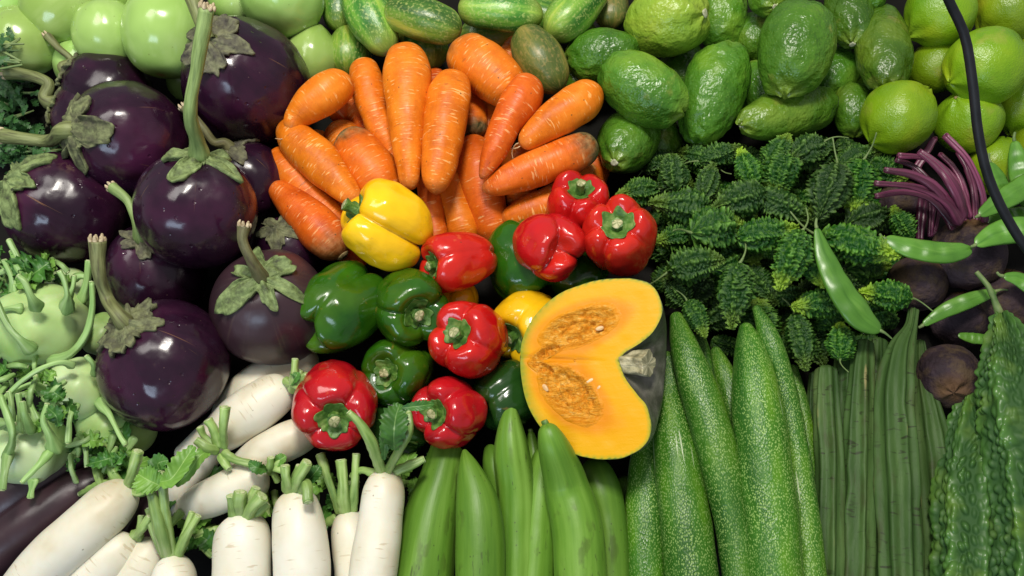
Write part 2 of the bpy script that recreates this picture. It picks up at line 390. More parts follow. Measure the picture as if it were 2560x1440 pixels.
        b.bump(b.noise(rs, 2), .75 if k != 'lime' else .28, .004 if k != 'lime' else .002); b.bump(b.noise(rs * 2.6, 2), .5 if k != 'lime' else .3, .0012); b.bump(sp, .35, .0006)
        MT[k] = b.done(c, b.ramp(b.noise(60, 2), (.3, .24), (.7, .42)))
    b = MB('stem_scar', .7); c = b.ramp(b.noise(300, 3), (.3, (.28, .30, .16)), (.7, (.60, .60, .42))); MT['scar'] = b.done(c)
    b = MB('brown_scar', .8); c = b.ramp(b.noise(300, 3), (.3, (.11, .075, .03)), (.7, (.32, .24, .10))); MT['bscar'] = b.done(c)
    # bitter gourds --------------------------------------------------------
    b = MB('small_bitter_gourd_skin', .42, .3)
    hh = b.attr('hh'); c = b.mix(b.ramp(hh, (.25, 0), (.9, 1)), (.009, .045, .006), (.15, .31, .065))
    tip = b.math('ADD', b.attr('tt'), b.math('MULTIPLY', b.noise(40, 2), .3))
    c = b.mix(b.math('MULTIPLY', b.ramp(tip, (.85, 0), (1.15, 1)), b.math('POWER', b.rand(0, 1.0), 2.0)), c, (.26, .38, .06))
    c = b.mix(b.math('MULTIPLY', b.ramp(b.noise(13, 2), (.5, 0), (.7, 1)), b.rand(0, .5)), c, (.13, .25, .04))
    c = b.hsv(c, b.rand(.482, .505), b.rand(1.0, 1.12), b.rand(.75, 1.45))
    b.bump(b.noise(260, 3), .4, .0012); MT['sbg'] = b.done(c)
    b = MB('gourd_tendril', .6); MT['tendril'] = b.done(b.ramp(b.noise(60, 2), (.3, (.06, .13, .03)), (.7, (.20, .26, .09))))
    b = MB('large_bitter_gourd_skin', .36, .4)
    hh = b.attr('hh'); c = b.mix(b.ramp(hh, (.15, 0), (.85, 1)), (.020, .070, .010), (.085, .20, .04))
    c = b.mix(b.ramp(b.noise(25, 3), (.52, 0), (.72, .5)), c, (.15, .25, .03)); b.bump(b.noise(160, 3), .2, .001); MT['lbg'] = b.done(c, b.ramp(hh, (.12, .75), (.55, .3)))
    # long gourds ---------------------------------------------------------
    b = MB('pale_long_gourd_skin', .42, .32)
    st = b.noise(1, 4, b.vec((60, 60, 5)), .6)
    c = b.ramp(st, (.3, (.070, .175, .014)), (.5, (.115, .245, .024)), (.72, (.18, .33, .05)))
    dk = b.noise(1, 3, b.vec((190, 190, 45)), .5); blot = b.noise(14, 2)
    c = b.mix(b.math('MULTIPLY', b.ramp(dk, (.64, 0), (.68, .75)), b.ramp(blot, (.46, 0), (.6, 1))), c, (.035, .05, .012))
    c = b.mix(b.ramp(b.voro(95).outputs['Distance'], (.05, .7), (.09, 0)), c, (.045, .06, .015))
    seam = b.math('MULTIPLY', b.ramp(b.attr('ang'), (.975, 0), (.992, 1)), b.ramp(b.noise(1, 3, b.vec((90, 90, 40))), (.55, 0), (.62, .5))); c = b.mix(seam, c, (.045, .06, .012))
    c = b.mix(b.ramp(b.noise(18, 4), (.62, 0), (.8, .16)), c, (.16, .20, .02)); c = b.hsv(c, .5, 1, b.rand(.88, 1.08)); b.bump(st, .25, .0025); b.bump(b.noise(40, 3), .2, .002); MT['pgourd'] = b.done(c)
    b = MB('speckled_gourd_skin', .36, .4)
    c = b.ramp(b.noise(1, 3, b.vec((30, 30, 8))), (.35, (.018, .085, .006)), (.55, (.042, .15, .008)), (.72, (.11, .25, .010)))
    vd = b.voro(1, b.vec((640, 640, 420))).outputs['Distance']; msk = b.noise(1, 3, b.vec((35, 35, 16)))
    c = b.mix(b.math('MULTIPLY', b.ramp(vd, (.25, .9), (.46, 0)), b.ramp(msk, (.33, .35), (.58, 1))), c, (.28, .43, .11))
    ws = b.noise(1, 1, b.vec((170, 170, 9))); c = b.mix(b.ramp(ws, (.735, 0), (.76, .8)), c, (.50, .58, .36))
    c = b.hsv(c, .5, 1, b.rand(.85, 1.12)); b.bump(vd, .35, .0012); b.bump(b.noise(1, 3, b.vec((70, 70, 18))), .35, .003); MT['sgourd'] = b.done(c, b.ramp(b.noise(70, 2), (.3, .28), (.7, .5)))
    b = MB('ridge_gourd_skin', .55, .22)
    rid = b.attr('ang'); c = b.ramp(b.noise(1, 4, b.vec((40, 40, 8))), (.3, (.024, .060, .012)), (.55, (.054, .108, .026)), (.75, (.10, .165, .048)))
    dirt = b.noise(1, 4, b.vec((60, 60, 12)), .65); c = b.mix(b.math('MULTIPLY', b.ramp(dirt, (.50, 0), (.64, .7)), b.ramp(b.noise(45, 4), (.38, .15), (.62, 1))), c, (.040, .042, .014))
    c = b.mix(b.math('MULTIPLY', b.ramp(rid, (.955, 0), (.99, 1)), b.ramp(b.noise(1, 3, b.vec((20, 20, 30))), (.42, 0), (.6, .8))), c, (.27, .22, .09))
    cr = b.noise(1, 2, b.vec((70, 70, 260)), .5, .6); c = b.mix(b.math('MULTIPLY', b.ramp(cr, (.60, 0), (.66, .8)), b.ramp(b.noise(25, 2), (.46, 0), (.56, 1))), c, (.02, .025, .01))
    b.bump(b.noise(1, 4, b.vec((150, 150, 60))), .5, .0015); MT['rgourd'] = b.done(c)
    # daikon ---------------------------------------------------------------
    b = MB('daikon_skin', .42, .4, sss=.2)
    c = b.ramp(b.noise(13, 4), (.3, (.54, .47, .31)), (.48, (.68, .64, .50)), (.70, (.76, .74, .64)))
    line = b.noise(1, 2, b.vec((45, 45, 430)), .5); c = b.mix(b.math('MULTIPLY', b.ramp(line, (.62, 0), (.67, .5)), b.ramp(b.noise(30, 2), (.48, 0), (.58, 1))), c, (.42, .32, .16))
    c = b.mix(b.math('MULTIPLY', b.ramp(b.attr('tt'), (.0, 1), (.10, 0)), .5), c, (.55, .55, .28))
    c = b.mix(b.ramp(b.voro(55).outputs['Distance'], (.025, .7), (.05, 0)), c, (.16, .11, .06))
    b.bump(line, .08, .001); b.bump(b.noise(60, 2), .08, .001); MT['daikon'] = b.done(c)
    b = MB('radish_stem', .42, .45)
    c = b.ramp(b.noise(1, 3, b.vec((150, 150, 25))), (.3, (.15, .27, .055)), (.55, (.29, .43, .12)), (.8, (.47, .57, .26)))
    b.bump(b.noise(1, 3, b.vec((260, 260, 20))), .35, .001); MT['rstem'] = b.done(b.hsv(c, .5, 1, b.rand(.75, 1.1)))
    b = MB('stem_cut_end', .6); c = b.ramp(b.noise(280, 2), (.35, (.30, .42, .14)), (.65, (.55, .60, .34))); MT['scut'] = b.done(c)
    b = MB('radish_crown', .8); c = b.ramp(b.noise(160, 4), (.3, (.10, .08, .03)), (.7, (.36, .30, .13))); b.bump(b.noise(200, 3), .8, .001); MT['crown'] = b.done(c)
    b = MB('leaf', .45, .4)
    c = b.mix(b.ramp(b.attr('vein'), (.0, 1), (.3, 0)), b.ramp(b.noise(45, 3), (.3, (.020, .085, .012)), (.7, (.065, .19, .025))), (.18, .32, .09))
    b.bump(b.noise(130, 3), .4, .001); MT['leaf'] = b.done(b.hsv(c, .5, 1, b.rand(.75, 1.2)))
    b = MB('bright_leaf', .45, .4)
    c = b.mix(b.ramp(b.attr('vein'), (.0, 1), (.3, 0)), b.ramp(b.noise(45, 3), (.3, (.09, .22, .03)), (.7, (.17, .34, .05))), (.30, .45, .14))
    b.bump(b.noise(130, 3), .3, .001); MT['leaf_b'] = b.done(c)
    b = MB('herb_leaf', .5, .4); MT['herb'] = b.done(b.ramp(b.noise(60, 3), (.3, (.012, .055, .012)), (.7, (.045, .14, .03))))
    # kohlrabi ---------------------------------------------------------------
    b = MB('kohlrabi_skin', .38, .45, sss=.1)
    c = b.ramp(b.noise(12, 3), (.3, (.25, .43, .10)), (.5, (.42, .58, .23)), (.7, (.58, .70, .43)))
    c = b.mix(b.ramp(b.noise(7, 2), (.5, 0), (.7, .6)), c, (.30, .47, .08))
    c = b.mix(b.ramp(b.attr('tt'), (.5, 0), (.85, .7)), c, (.50, .64, .42))
    st = b.noise(1, 3, b.vec((35, 35, 8))); c = b.mix(b.ramp(st, (.62, 0), (.74, .45)), c, (.60, .68, .42))
    b.bump(b.noise(40, 3), .15, .002); MT['kohl'] = b.done(c)
    b = MB('kohlrabi_stem', .42, .45)
    c = b.ramp(b.noise(1, 3, b.vec((120, 120, 14))), (.3, (.17, .32, .08)), (.55, (.30, .48, .16)), (.8, (.48, .62, .32)))
    b.bump(b.noise(1, 3, b.vec((260, 260, 20))), .3, .001); MT['kstem'] = b.done(b.hsv(c, .5, 1, b.rand(.72, 1.08)))
    # beet -------------------------------------------------------------------
    b = MB('beet_skin', .75, .25)
    c = b.ramp(b.noise(22, 4), (.3, (.014, .008, .011)), (.5, (.042, .026, .033)), (.75, (.10, .068, .075)))
    c = b.mix(b.ramp(b.noise(30, 5, rough=.7), (.47, 0), (.62, .9)), c, (.085, .056, .03))
    c = b.mix(b.ramp(b.attr('tt'), (.08, .7), (.22, 0)), c, (.12, .062, .02)); b.bump(b.noise(110, 5), .9, .004); MT['beet'] = b.done(c)
    b = MB('beet_stem', .35, .5)
    c = b.ramp(b.noise(1, 3, b.vec((170, 170, 9))), (.3, (.035, .009, .018)), (.5, (.09, .018, .042)), (.72, (.22, .05, .11)))
    b.bump(b.noise(1, 3, b.vec((350, 350, 8))), .6, .001); MT['bstem'] = b.done(b.hsv(c, .5, 1, b.rand(.7, 1.35)))
    # pods ---------------------------------------------------------------------
    b = MB('pea_pod_skin', .33, .5)
    c = b.ramp(b.noise(1, 3, b.vec((60, 60, 20))), (.3, (.055, .17, .018)), (.6, (.10, .26, .03)), (.8, (.17, .34, .06)))
    b.bump(b.noise(60, 3), .25, .0015); MT['pod'] = b.done(b.hsv(c, .5, 1, b.rand(.8, 1.1)))
    # pumpkin -----------------------------------------------------------------
    b = MB('pumpkin_flesh', .4, .18)
    rim = b.attr('rim'); n = b.math('MULTIPLY', b.math('SUBTRACT', b.noise(45, 3, b.vec(src='cyl')), .5), .12)
    d = b.math('ADD', rim, n)
    c = b.ramp(d, (.0, (.10, .14, .015)), (.035, (.40, .33, .012)), (.10, (.66, .34, .002)), (.45, (.68, .325, .002)), (.8, (.66, .25, .003)))
    gl = b.attr('left'); c = b.mix(b.math('MULTIPLY', gl, b.ramp(d, (.03, 1), (.26, 0))), c, (.22, .25, .012))
    c = b.mix(b.ramp(b.attr('cav'), (.02, 0), (.30, .7)), c, (.64, .21, .003))
    cav = b.math('ADD', b.attr('cav'), b.math('MULTIPLY', b.math('SUBTRACT', b.noise(70, 4), .5), .3))
    fib = b.noise(1, 5, b.vec((70, 190, 90)), .68, 1.8)
    fc = b.ramp(fib, (.3, (.52, .15, .005)), (.46, (.66, .25, .012)), (.58, (.76, .36, .04)), (.72, (.86, .54, .17)))
    c = b.mix(b.ramp(cav, (.36, 0), (.66, 1)), c, fc)
    b.bump(b.math('MULTIPLY', fib, b.ramp(cav, (.4, 0), (.55, 1))), .9, .004); b.bump(b.noise(300, 2), .2, .0008); b.bump(b.noise(1, 3, b.vec((25, 160, 25))), .25, .0012)
    MT['pflesh'] = b.done(c)
    b = MB('pumpkin_rind', .42, .5)
    c = b.ramp(b.noise(1, 4, b.vec((30, 30, 30))), (.3, (.028, .026, .020)), (.5, (.075, .070, .056)), (.68, (.18, .17, .14)))
    b.bump(b.noise(60, 4), .7, .003); MT['prind'] = b.done(c)
    b = MB('pumpkin_stem', .8); c = b.ramp(b.noise(90, 5), (.3, (.10, .10, .05)), (.5, (.36, .33, .19)), (.7, (.66, .60, .40)))
    b.bump(b.noise(120, 4), .9, .003); MT['pstem'] = b.done(c)
    b = MB('pumpkin_seed', .4); MT['seed'] = b.done(b.ramp(b.noise(150, 2), (.3, (.50, .26, .08)), (.7, (.78, .58, .32))))
    b = MB('cable_rubber', .5, .3); MT['cable'] = b.done(b.ramp(b.noise(80, 2), (.3, (.006, .007, .009)), (.7, (.012, .013, .016))))
    b = MB('table_cloth', .85, .15); b.bump(b.noise(300, 3, b.vec()), .3, .001); MT['table'] = b.done(b.ramp(b.noise(12, 3), (.3, (.004, .004, .003)), (.7, (.010, .009, .008))))
mats()

# ------------------------------------------------------------------ the table
def table():
    n = 48; xs = np.linspace(-1.0, 1.0, n); ys = np.linspace(-.75, .75, n)
    X, Y = np.meshgrid(xs, ys); Z = .004 * vnoise(np.stack([X, Y, X * 0], -1), 9, 3) - .004
    V = np.stack([X, Y, Z], -1).reshape(-1, 3); i = (np.arange(n - 1)[:, None] * n + np.arange(n - 1)[None]).ravel()
    V = np.vstack([V, V - [0, 0, .05]]); k = n * n
    q = [np.stack([i, i + 1, i + n + 1, i + n], 1), np.stack([i + k, i + n + k, i + n + 1 + k, i + 1 + k], 1)]
    e = list(range(n)) + [r * n + n - 1 for r in range(1, n)] + [n * (n - 1) + c for c in range(n - 2, -1, -1)] + [r * n for r in range(n - 2, 0, -1)]
    e = np.array(e); f = np.roll(e, -1); q.append(np.stack([e, e + k, f + k, f], 1))
    tag(link('display_table', mesh('display_table', V, np.vstack(q), [], {'cyl': V}), MT['table']), 'dark cloth covered display table under the vegetables', None, kind='structure')
table()

# ------------------------------------------------------------------ builders
def root_at(name, p, label, cat, group):
    o = bpy.data.objects.new(name, None); o.empty_display_size = .02; COL.objects.link(o); o.location = p
    return tag(o, label, cat, group)
SEED = [0]
def sd():
    SEED[0] += 1; return SEED[0]

def carrot(pts, label, green=.0, hair=False, cut=False, nk=.035):
    w, r = pxpath(pts); c = w.mean(0); k = sd()
    def dsp(tt, th, cyl):
        rings = vnoise(np.stack([tt * 0, tt * 0, cyl[..., 2]], -1), 110, k) * .012 + vnoise(cyl, 55, k) * .035
        return rings * r.max()
    t = root_at('carrot', c, label, 'carrot', 'carrots fanned out in a heap')
    me = sweep(w, r, ns=36, nr=72, e0=.95, e1=1.3, disp=dsp, origin=c, wob=nk, seed=k, attr={'green': lambda tt, th, cy: np.full(tt.shape, green)})
    link('body', me, MT['carrot'], t)
    if cut:
        d = unit(w[0] - w[1]); q = w[0] - d * r[0] * .12
        link('crown', sweep([q, q + d * r[0] * .1, q + d * r[0] * .24], [r[0] * .46, r[0] * .42, r[0] * .30], ns=20, nr=8, flat1=True, wob=.25, seed=k, origin=c), MT['bscar'], t)
    if hair:
        d = unit(w[-1] - w[-2]); x = w[-1] - d * r[-1] * .2; side = unit(np.cross(d, [0, 0, 1]))
        for j in range(2):
            a = x + side * (j - .5) * .004
            link('root_hair', sweep([a, a + d * .006 + [0, 0, .001], a + d * .012 + side * .005 * (1 - 2 * j), a + d * .014 + side * .012 * (1 - 2 * j)], [.0009, .0007, .0005, .0003], ns=8, nr=16, origin=c), MT['hair'], t)
    return t

def pepper_surf(H, n, gd, taper, dt, db, lb, k, boxy=.72, side=.42):
    def s(ph, th):
        w = th + .16 * np.sin(th + k) + .10 * np.sin(2 * th + 2.3 * k)
        L = (np.abs(np.cos(n * w / 2 + k)) + 1e-6) ** .55
        sp, cp = np.sin(ph), np.cos(ph)
        r0 = np.abs(sp) ** boxy; h = H * np.sign(cp) * np.abs(cp) ** .78
        tz = (1 - cp) / 2
        r = r0 * (1 - taper * tz ** 1.3) * (1 - gd * (side + (1 - side) * cp ** 2) * (1 - L))
        top = 1 / (1 + np.exp(-(cp) * 9)); bot = 1 - top
        h = h - top * dt * np.exp(-(r / .40) ** 2) + top * lb * (L - .55) * np.exp(-((r - .66) / .26) ** 2)
        h = h + bot * db * np.exp(-(r / .34) ** 2) - bot * lb * 1.3 * (L - .55) * np.exp(-((r - .45) / .25) ** 2)
        q = np.stack([r * np.cos(th), r * np.sin(th), h], -1)
        d = 1 + .06 * vnoise(q, 1.7, int(k * 10) + 3) + .022 * vnoise(q, 4.5, int(k * 10) + 5)
        return q[..., 0] * d, q[..., 1] * d, h * d
    return s

def pepper(cx, cy, z, R, axis, colour, label, H=1.0, lobes=4, gd=.20, taper=.14, dt=.42, db=.22, lb=.13, roll=0, stem=.42, bend=(0, 0, 0), calyx=.36, side=.42):
    c = P(cx, cy, z); sc = 1.07 * R * M(c); k = 1.0 + .37 * sd(); F = frame(getaxis(c, axis), roll)
    t = root_at('bell_pepper', c, label, 'bell pepper', 'bell peppers piled in the middle')
    sf = pepper_surf(H, lobes, gd, taper, dt, db, lb, k, side=side)
    link('body', revolve(sf, 64, 96, F, sc), MT['pep_' + colour], t)
    if stem:
        ph = lambda th: np.arcsin(np.clip(calyx * (1 + .07 * np.cos(7 * th + k) + .05 * np.cos(3 * th)), 0, .95) ** (1 / .72))
        link('calyx', patch(sf, ph, 10, 70, F, sc, lambda K, th: .035 + .035 * np.exp(-(K / .5) ** 2) + .022 * np.cos(7 * th + k) * K + .008 * np.cos(14 * th) * K + .01 * vnoise(np.stack([K * 3, np.cos(th) * 3, np.sin(th) * 3], -1), 2, 4), thick=.05), MT['pcalyx'], t)
        h0 = float(np.array(sf(np.array([1e-3]), np.array([0.])))[2][0]); b = np.array(bend)
        pts = np.array([[0, 0, h0 - .06], [0, 0, h0 + .10], [0, 0, h0 + .10] + np.array([b[0] * .4, b[1] * .4, stem * .5]), [b[0], b[1], h0 + .10 + stem]])
        rr = np.array([.20, .135, .115, .15])
        def cr(tt, th): return 1 + .10 * np.cos(6 * th) * (1 - .3 * tt)
        m = sweep(pts @ F.T * sc, rr * sc, ns=28, nr=18, flat1=True, cross=cr, wob=.12, seed=int(k * 7))
        s = link('stem', m, MT['pcalyx'], t)
        e = pts[-1]; d = unit(pts[-1] - pts[-2])
        link('cut_end', sweep(np.array([e - d * .01, e + d * .012, e + d * .03]) @ F.T * sc, np.array([.125, .115, .06]) * sc, ns=20, nr=6, flat1=True, wob=.3, seed=3), MT['cut'], s)
    return t

def egg_surf(H, k, neck=.0, cleft=0, flat=0.0):
    def s(ph, th):
        sp, cp = np.sin(ph), np.cos(ph)
        r = np.abs(sp) ** .93 * (1 - neck * np.clip(cp, 0, 1) ** 1.5); h = H * cp
        if cleft: r = r * (1 - cleft * np.exp(-((np.abs(((th - k) + math.pi) % (2 * math.pi) - math.pi)) / .22) ** 2))
        h = h - .05 * np.exp(-(r / .3) ** 2) * np.sign(cp)
        q = np.stack([r * np.cos(th), r * np.sin(th), h], -1)
        d = 1 + .055 * vnoise(q, 1.2, int(k * 10)) + .010 * vnoise(q, 4, int(k * 10) + 2) + .012 * np.cos(5 * th + k) * np.clip(cp, 0, 1)
        return q[..., 0] * d, q[..., 1] * d, h * d
    return s

def eggplant(cx, cy, z, R, axis, label, H=1.0, stem=None, roll=0, phi=(.33, .42), lobes=5, mat='egg', stem_mat='estem', cleft=0, sr=13, neck=0.05, calyx=True, cmat='ecalyx', name='eggplant', group='round purple eggplants'):
    c = P(cx, cy, z); sc = R * M(c); k = 1.0 + .37 * sd(); F = frame(getaxis(c, axis), roll)
    t = root_at(name, c, label, 'eggplant', group); sf = egg_surf(H, k, neck, cleft)
    link('body', revolve(sf, 64, 96, F, sc), MT[mat], t)
    if calyx:
        def ph(th):
            w = th + .2 * np.sin(2 * th + k)
            st = np.abs(np.cos(lobes * w / 2 + k)) ** 1.6 * (1 + .35 * np.sin(3 * th + 2 * k))
            return .80 * (phi[0] * (1 + .10 * np.sin(17 * th) + .06 * np.sin(29 * th + k)) + phi[1] * st)
        def off(K, th):
            q = np.stack([K * 3 * np.cos(th), K * 3 * np.sin(th), K], -1)
            return .035 + .07 * np.exp(-(K / .35) ** 2) + .035 * vnoise(q, 2.2, 3) + .016 * vnoise(q, 6, 5) + .16 * np.clip(K - .78, 0, 1) * (1 + 2.2 * vnoise(q, 1.5, 8))
        link('calyx', patch(sf, ph, 16, 120, F, sc, off, thick=.075), MT[cmat], t)
    if stem:
        p0 = np.array([0, 0, H * .97]); up = unit(F[:, 2])
        pole = c + F @ (p0 * sc); w = [pole - up * .005, pole + up * .006 + .22 * (P(*stem[0]) - pole)]; r = [sr * 1.9 * M(c), sr * 1.15 * M(c)]
        for i, a in enumerate(stem):
            q = P(*a); w.append(q); r.append((sr * (.95 if i < len(stem) - 1 else 1.2)) * M(q))
        s = link('stem', sweep(w, r, ns=20, nr=44, flat1=True, wob=.10, seed=sd(), origin=c), MT[stem_mat], t)
        e = np.array(w[-1]); d = unit(e - np.array(w[-2])); sx = unit(np.cross(d, [.3, .2, 1])); sy = np.cross(d, sx)
        v = []
        for j in range(7):
            a = j / 7 * 6.283; o2 = (sx * math.cos(a) + sy * math.sin(a)) * r[-1]
            l = .55 + .5 * ((j * 37) % 10) / 10
            v.append(([e + o2 * .7 - d * r[-1] * .2, e + o2 * .85 + d * r[-1] * l * .6, e + o2 * (.8 + .3 * math.sin(j * 3)) + d * r[-1] * l], [r[-1] * .34, r[-1] * .26, r[-1] * .1]))
        for a, b2 in v: link('frayed_fibre', sweep(a, b2, ns=8, nr=10, origin=c), MT['fray'], s)
    return t

def roundveg(name, cx, cy, z, rx, axis, H, mat, label, cat, group, surf=None, scar=None, scarmat='scar', nphi=56, ns=72, roll=0, scar_r=.13):
    """one fruit turned about its axis; scar: 0 at the +axis pole, pi at the other"""
    c = P(cx, cy, z); sc = rx * M(c); k = 1.0 + .37 * sd(); F = frame(getaxis(c, axis), roll)
    sf = surf(H, k) if surf else egg_surf(H, k, 0)
    t = root_at(name, c, label, cat, group)
    link('body', revolve(sf, nphi, ns, F, sc), MT[mat], t)
    if scar is not None:
        pole = np.array(sf(np.array([abs(scar - 1e-3)]), np.array([0.]))).reshape(3); s = 1 if scar == 0 else -1
        a = np.array([0, 0, pole[2] - .03 * s]); b = np.array([0, 0, pole[2] + .018 * s]); e = np.array([0, 0, pole[2] + .034 * s])
        link('stem_scar', sweep(np.array([a, b, e]) @ F.T * sc, np.array([scar_r, scar_r * .9, scar_r * .6]) * sc, ns=18, nr=6, flat1=True, wob=.25, seed=2), MT[scarmat], t)
    return t

def citron_surf(nip=.16, bump=.045, nipw=.18, squash=0.0, ex=.92):
    def mk(H, k):
        def s(ph, th):
            sp, cp = np.sin(ph), np.cos(ph)
            r = np.abs(sp) ** ex * (1 + squash * cp); h = H * cp
            h = h + nip * np.exp(-(r / nipw) ** 2) * (cp < 0) * -1 + .3 * nip * np.exp(-(r / .2) ** 2) * (cp > 0)
            q = np.stack([r * np.cos(th), r * np.sin(th), h], -1)
            d = 1 + .06 * vnoise(q, 1.2, int(k * 10)) + bump * vnoise(q, 3.3, int(k * 10) + 2) * (.4 + .6 * np.abs(cp)) + bump * .35 * vnoise(q, 8, int(k * 10) + 4)
            d = d * (1 + .03 * np.cos(5 * th + k) * np.abs(cp) ** 2)
            return q[..., 0] * d, q[..., 1] * d, h * d
        return s
    return mk

def longveg(name, pts, mat, label, cat, group, ns=40, nr=90, e0=1, e1=1, cross=None, disp=None, wob=.03, flat0=False, flat1=False, attr=None, tip=None):
    w, r = pxpath(pts); c = w.mean(0); k = sd()
    t = root_at(name, c, label, cat, group)
    link('body', sweep(w, r, ns=ns, nr=nr, e0=e0, e1=e1, cross=cross, disp=disp, wob=wob, seed=k, origin=c, flat0=flat0, flat1=flat1, attr=attr), MT[mat], t)
    if tip:
        m, rr, ln = tip; d = unit(w[0] - w[1]); a = w[0] - d * rr * M(w[0]) * .8; q = rr * M(w[0])
        link('stem_end', sweep([a, a + d * q * 1.2, a + d * q * ln], [q, q * .85, q * .7], ns=16, nr=12, flat1=True, wob=.2, seed=k, origin=c), MT[m], t)
    return t

def stemtube(parent, c, pts, mat, name='leaf_stem', flat=True, cutmat='scut', groove=.22, seed=0):
    """a cut leaf stalk from a list of (px,py,z,rpx)"""
    w, r = pxpath(pts)
    def cr(tt, th): return (1 - groove * np.clip(np.cos(th), 0, 1) ** 3) * (1 + .07 * np.cos(5 * th + 3 * tt)) * (1 + .14 * np.sin(tt * 5 + len(name) + w[0, 0] * 900))
    s = link(name, sweep(w, r, ns=20, nr=30, flat1=flat, cross=cr, wob=.13, seed=seed + sd(), origin=c), MT[mat], parent)
    if flat:
        d = unit(w[-1] - w[-2]); e = w[-1]
        link('cut_end', sweep([e - d * .0004, e + d * .0004, e + d * .0008], np.array([.86, .84, .8]) * r[-1], ns=14, nr=5, flat1=True, origin=c), MT[cutmat], s)
    return s
def pleaf(parent, c, pts, wpx, mat='leaf', seed=0, **k):
    w = np.array([P(*a) for a in pts])
    return link('leaf', leaf_mesh(w, wpx * M(w[0]), seed=seed + sd(), origin=c, **k), MT[mat], parent)

# ------------------------------------------------------------------ purple eggplants
eggplant(615, 205, .088, 156, ('v', -.52, -.44), 'largest purple eggplant at the back with broad grey calyx, beside the egg shaped one', H=1.10, stem=[(520, 95, .17), (497, 45, .18), (478, -12, .185)], sr=17, phi=(.42, .30), roll=.4)
eggplant(270, 235, .062, 108, (-85, -30, 30), 'purple eggplant mostly hidden behind others, its thin stem leaning on pale green ones', H=1.0, stem=[(178, 150, .085), (148, 122, .09), (118, 88, .095)], sr=9, phi=(.3, .3))
eggplant(232, 300, .055, 100, (-90, -20, 25), 'buried purple eggplant showing only a grey calyx and thick curved stem at left', H=1.0, stem=[(120, 208, .085), (70, 188, .088), (18, 181, .088)], sr=15, phi=(.4, .4))
eggplant(318, 345, .098, 144, ('v', -.84, .04), 'glossy purple eggplant with dry grey calyx on its left side, stem pointing left', H=1.0, stem=[(125, 352, .105), (60, 347, .107), (8, 340, .107)], sr=17, phi=(.38, .52), roll=.9)
eggplant(165, 520, .072, 140, ('v', -.88, -.26), 'purple eggplant at the left edge with a cleft and a large green calyx', H=1.06, stem=None, phi=(.42, .50), cleft=.16, roll=.6, stem_mat='estem_g', cmat='ecalyx_g')
eggplant(628, 452, .055, 95, (-40, -60, 50), 'purple eggplant tucked in the dark behind the upright stemmed one', H=1.0, stem=[(535, 355, .10), (508, 320, .11), (460, 268, .12)], sr=11, phi=(.4, .45), mat='egg')
eggplant(491, 520, .125, 149, ('v', -.06, -.86), 'round reddish purple eggplant with a tall upright green stem, topmost of its pile', H=.98, stem=[(476, 285, .225), (493, 165, .255), (517, 22, .285)], sr=17, phi=(.24, .56), lobes=5, stem_mat='estem_g', roll=.2, cmat='ecalyx_g')
eggplant(392, 680, .066, 126, ('v', -.36, -.60), 'purple eggplant wedged below the upright stemmed one, short stem to upper left', H=.98, stem=[(338, 545, .13), (318, 500, .135), (280, 468, .135)], sr=12, phi=(.25, .30), stem_mat='estem_g')
eggplant(716, 625, .045, 88, ('v', -.3, -.55), 'dark buried eggplant below the carrots with a ragged calyx', H=1.0, stem=None, phi=(.4, .45))
eggplant(412, 908, .088, 164, ('v', -.64, -.54), 'wide glossy purple eggplant beside the kohlrabi with tall curved grey stem', H=.94, stem=[(268, 745, .14), (248, 680, .16), (243, 603, .175)], sr=17, phi=(.42, .26), roll=.2)
eggplant(682, 766, .078, 146, ('v', -.22, -.44), 'dull brownish purple eggplant with star shaped green calyx facing up', H=1.0, stem=[(622, 640, .165), (606, 600, .175), (610, 566, .18)], sr=14, phi=(.30, .58), lobes=6, mat='egg_dull', roll=.3, cmat='ecalyx_g')

# long dark eggplants in the lower left corner
for pts, lab in (([(-90, 1330, .035, 50), (40, 1235, .04, 62), (170, 1150, .035, 52), (250, 1090, .03, 30)], 'long dark eggplant lying under the kohlrabi at the lower left'),
                 ([(-120, 1480, .04, 60), (30, 1345, .045, 66), (180, 1240, .04, 58), (290, 1180, .035, 30)], 'long dark eggplant lying alongside the outermost daikon'),
                 ([(300, 1480, .02, 40), (350, 1330, .022, 48), (420, 1220, .022, 40)], 'long dark eggplant half hidden between daikons')):
    longveg('long_eggplant', pts, 'egg_dull', lab, 'eggplant', 'long dark eggplants', wob=.05)

# ------------------------------------------------------------------ pale green eggplants
GG = 'pale green eggplants at the back'
def pale(cx, cy, z, rx, ax, H, lab, scar=math.pi, neck=.0):
    roundveg('pale_green_eggplant', cx, cy, z, rx * 1.07, ax, H, 'pale', lab, 'eggplant', GG, surf=lambda h, k: egg_surf(h, k, neck), scar=scar, scarmat='bscar', scar_r=.06)
pale(52, 108, .075, 84, (-10, -60, 50), 1.0, 'pale green eggplant at the left edge beside the herb leaves', None)
pale(150, 22, .085, 84, (60, -50, 10), 1.05, 'pale green eggplant with brown tip scar, top row near the left corner')
pale(266, 86, .090, 76, (5, -90, 25), 1.05, 'pale green eggplant directly left of the big egg shaped one, scar at its lower end')
pale(208, 160, .050, 66, (0, -60, 60), 1.0, 'small pale green eggplant low down behind a thin dry stem', None)
pale(413, 76, .105, 98, (4, -80, 14), 1.16, 'big smooth egg shaped pale green eggplant standing over purple ones', None)
pale(25, 5, .070, 78, (0, -1, 40), 1.0, 'pale green eggplant cut off by the upper left corner', None)
pale(305, -30, .080, 66, (0, -1, 40), 1.0, 'pale green eggplant cut off by the top edge behind two others', None)
pale(590, -4, .055, 62, (0, -1, 40), 1.0, 'green eggplant mostly hidden behind the largest purple eggplant stem', None)
pale(704, -8, .090, 100, (20, -60, 10), .92, 'broad mid green eggplant at the top edge left of the cucumbers', None)
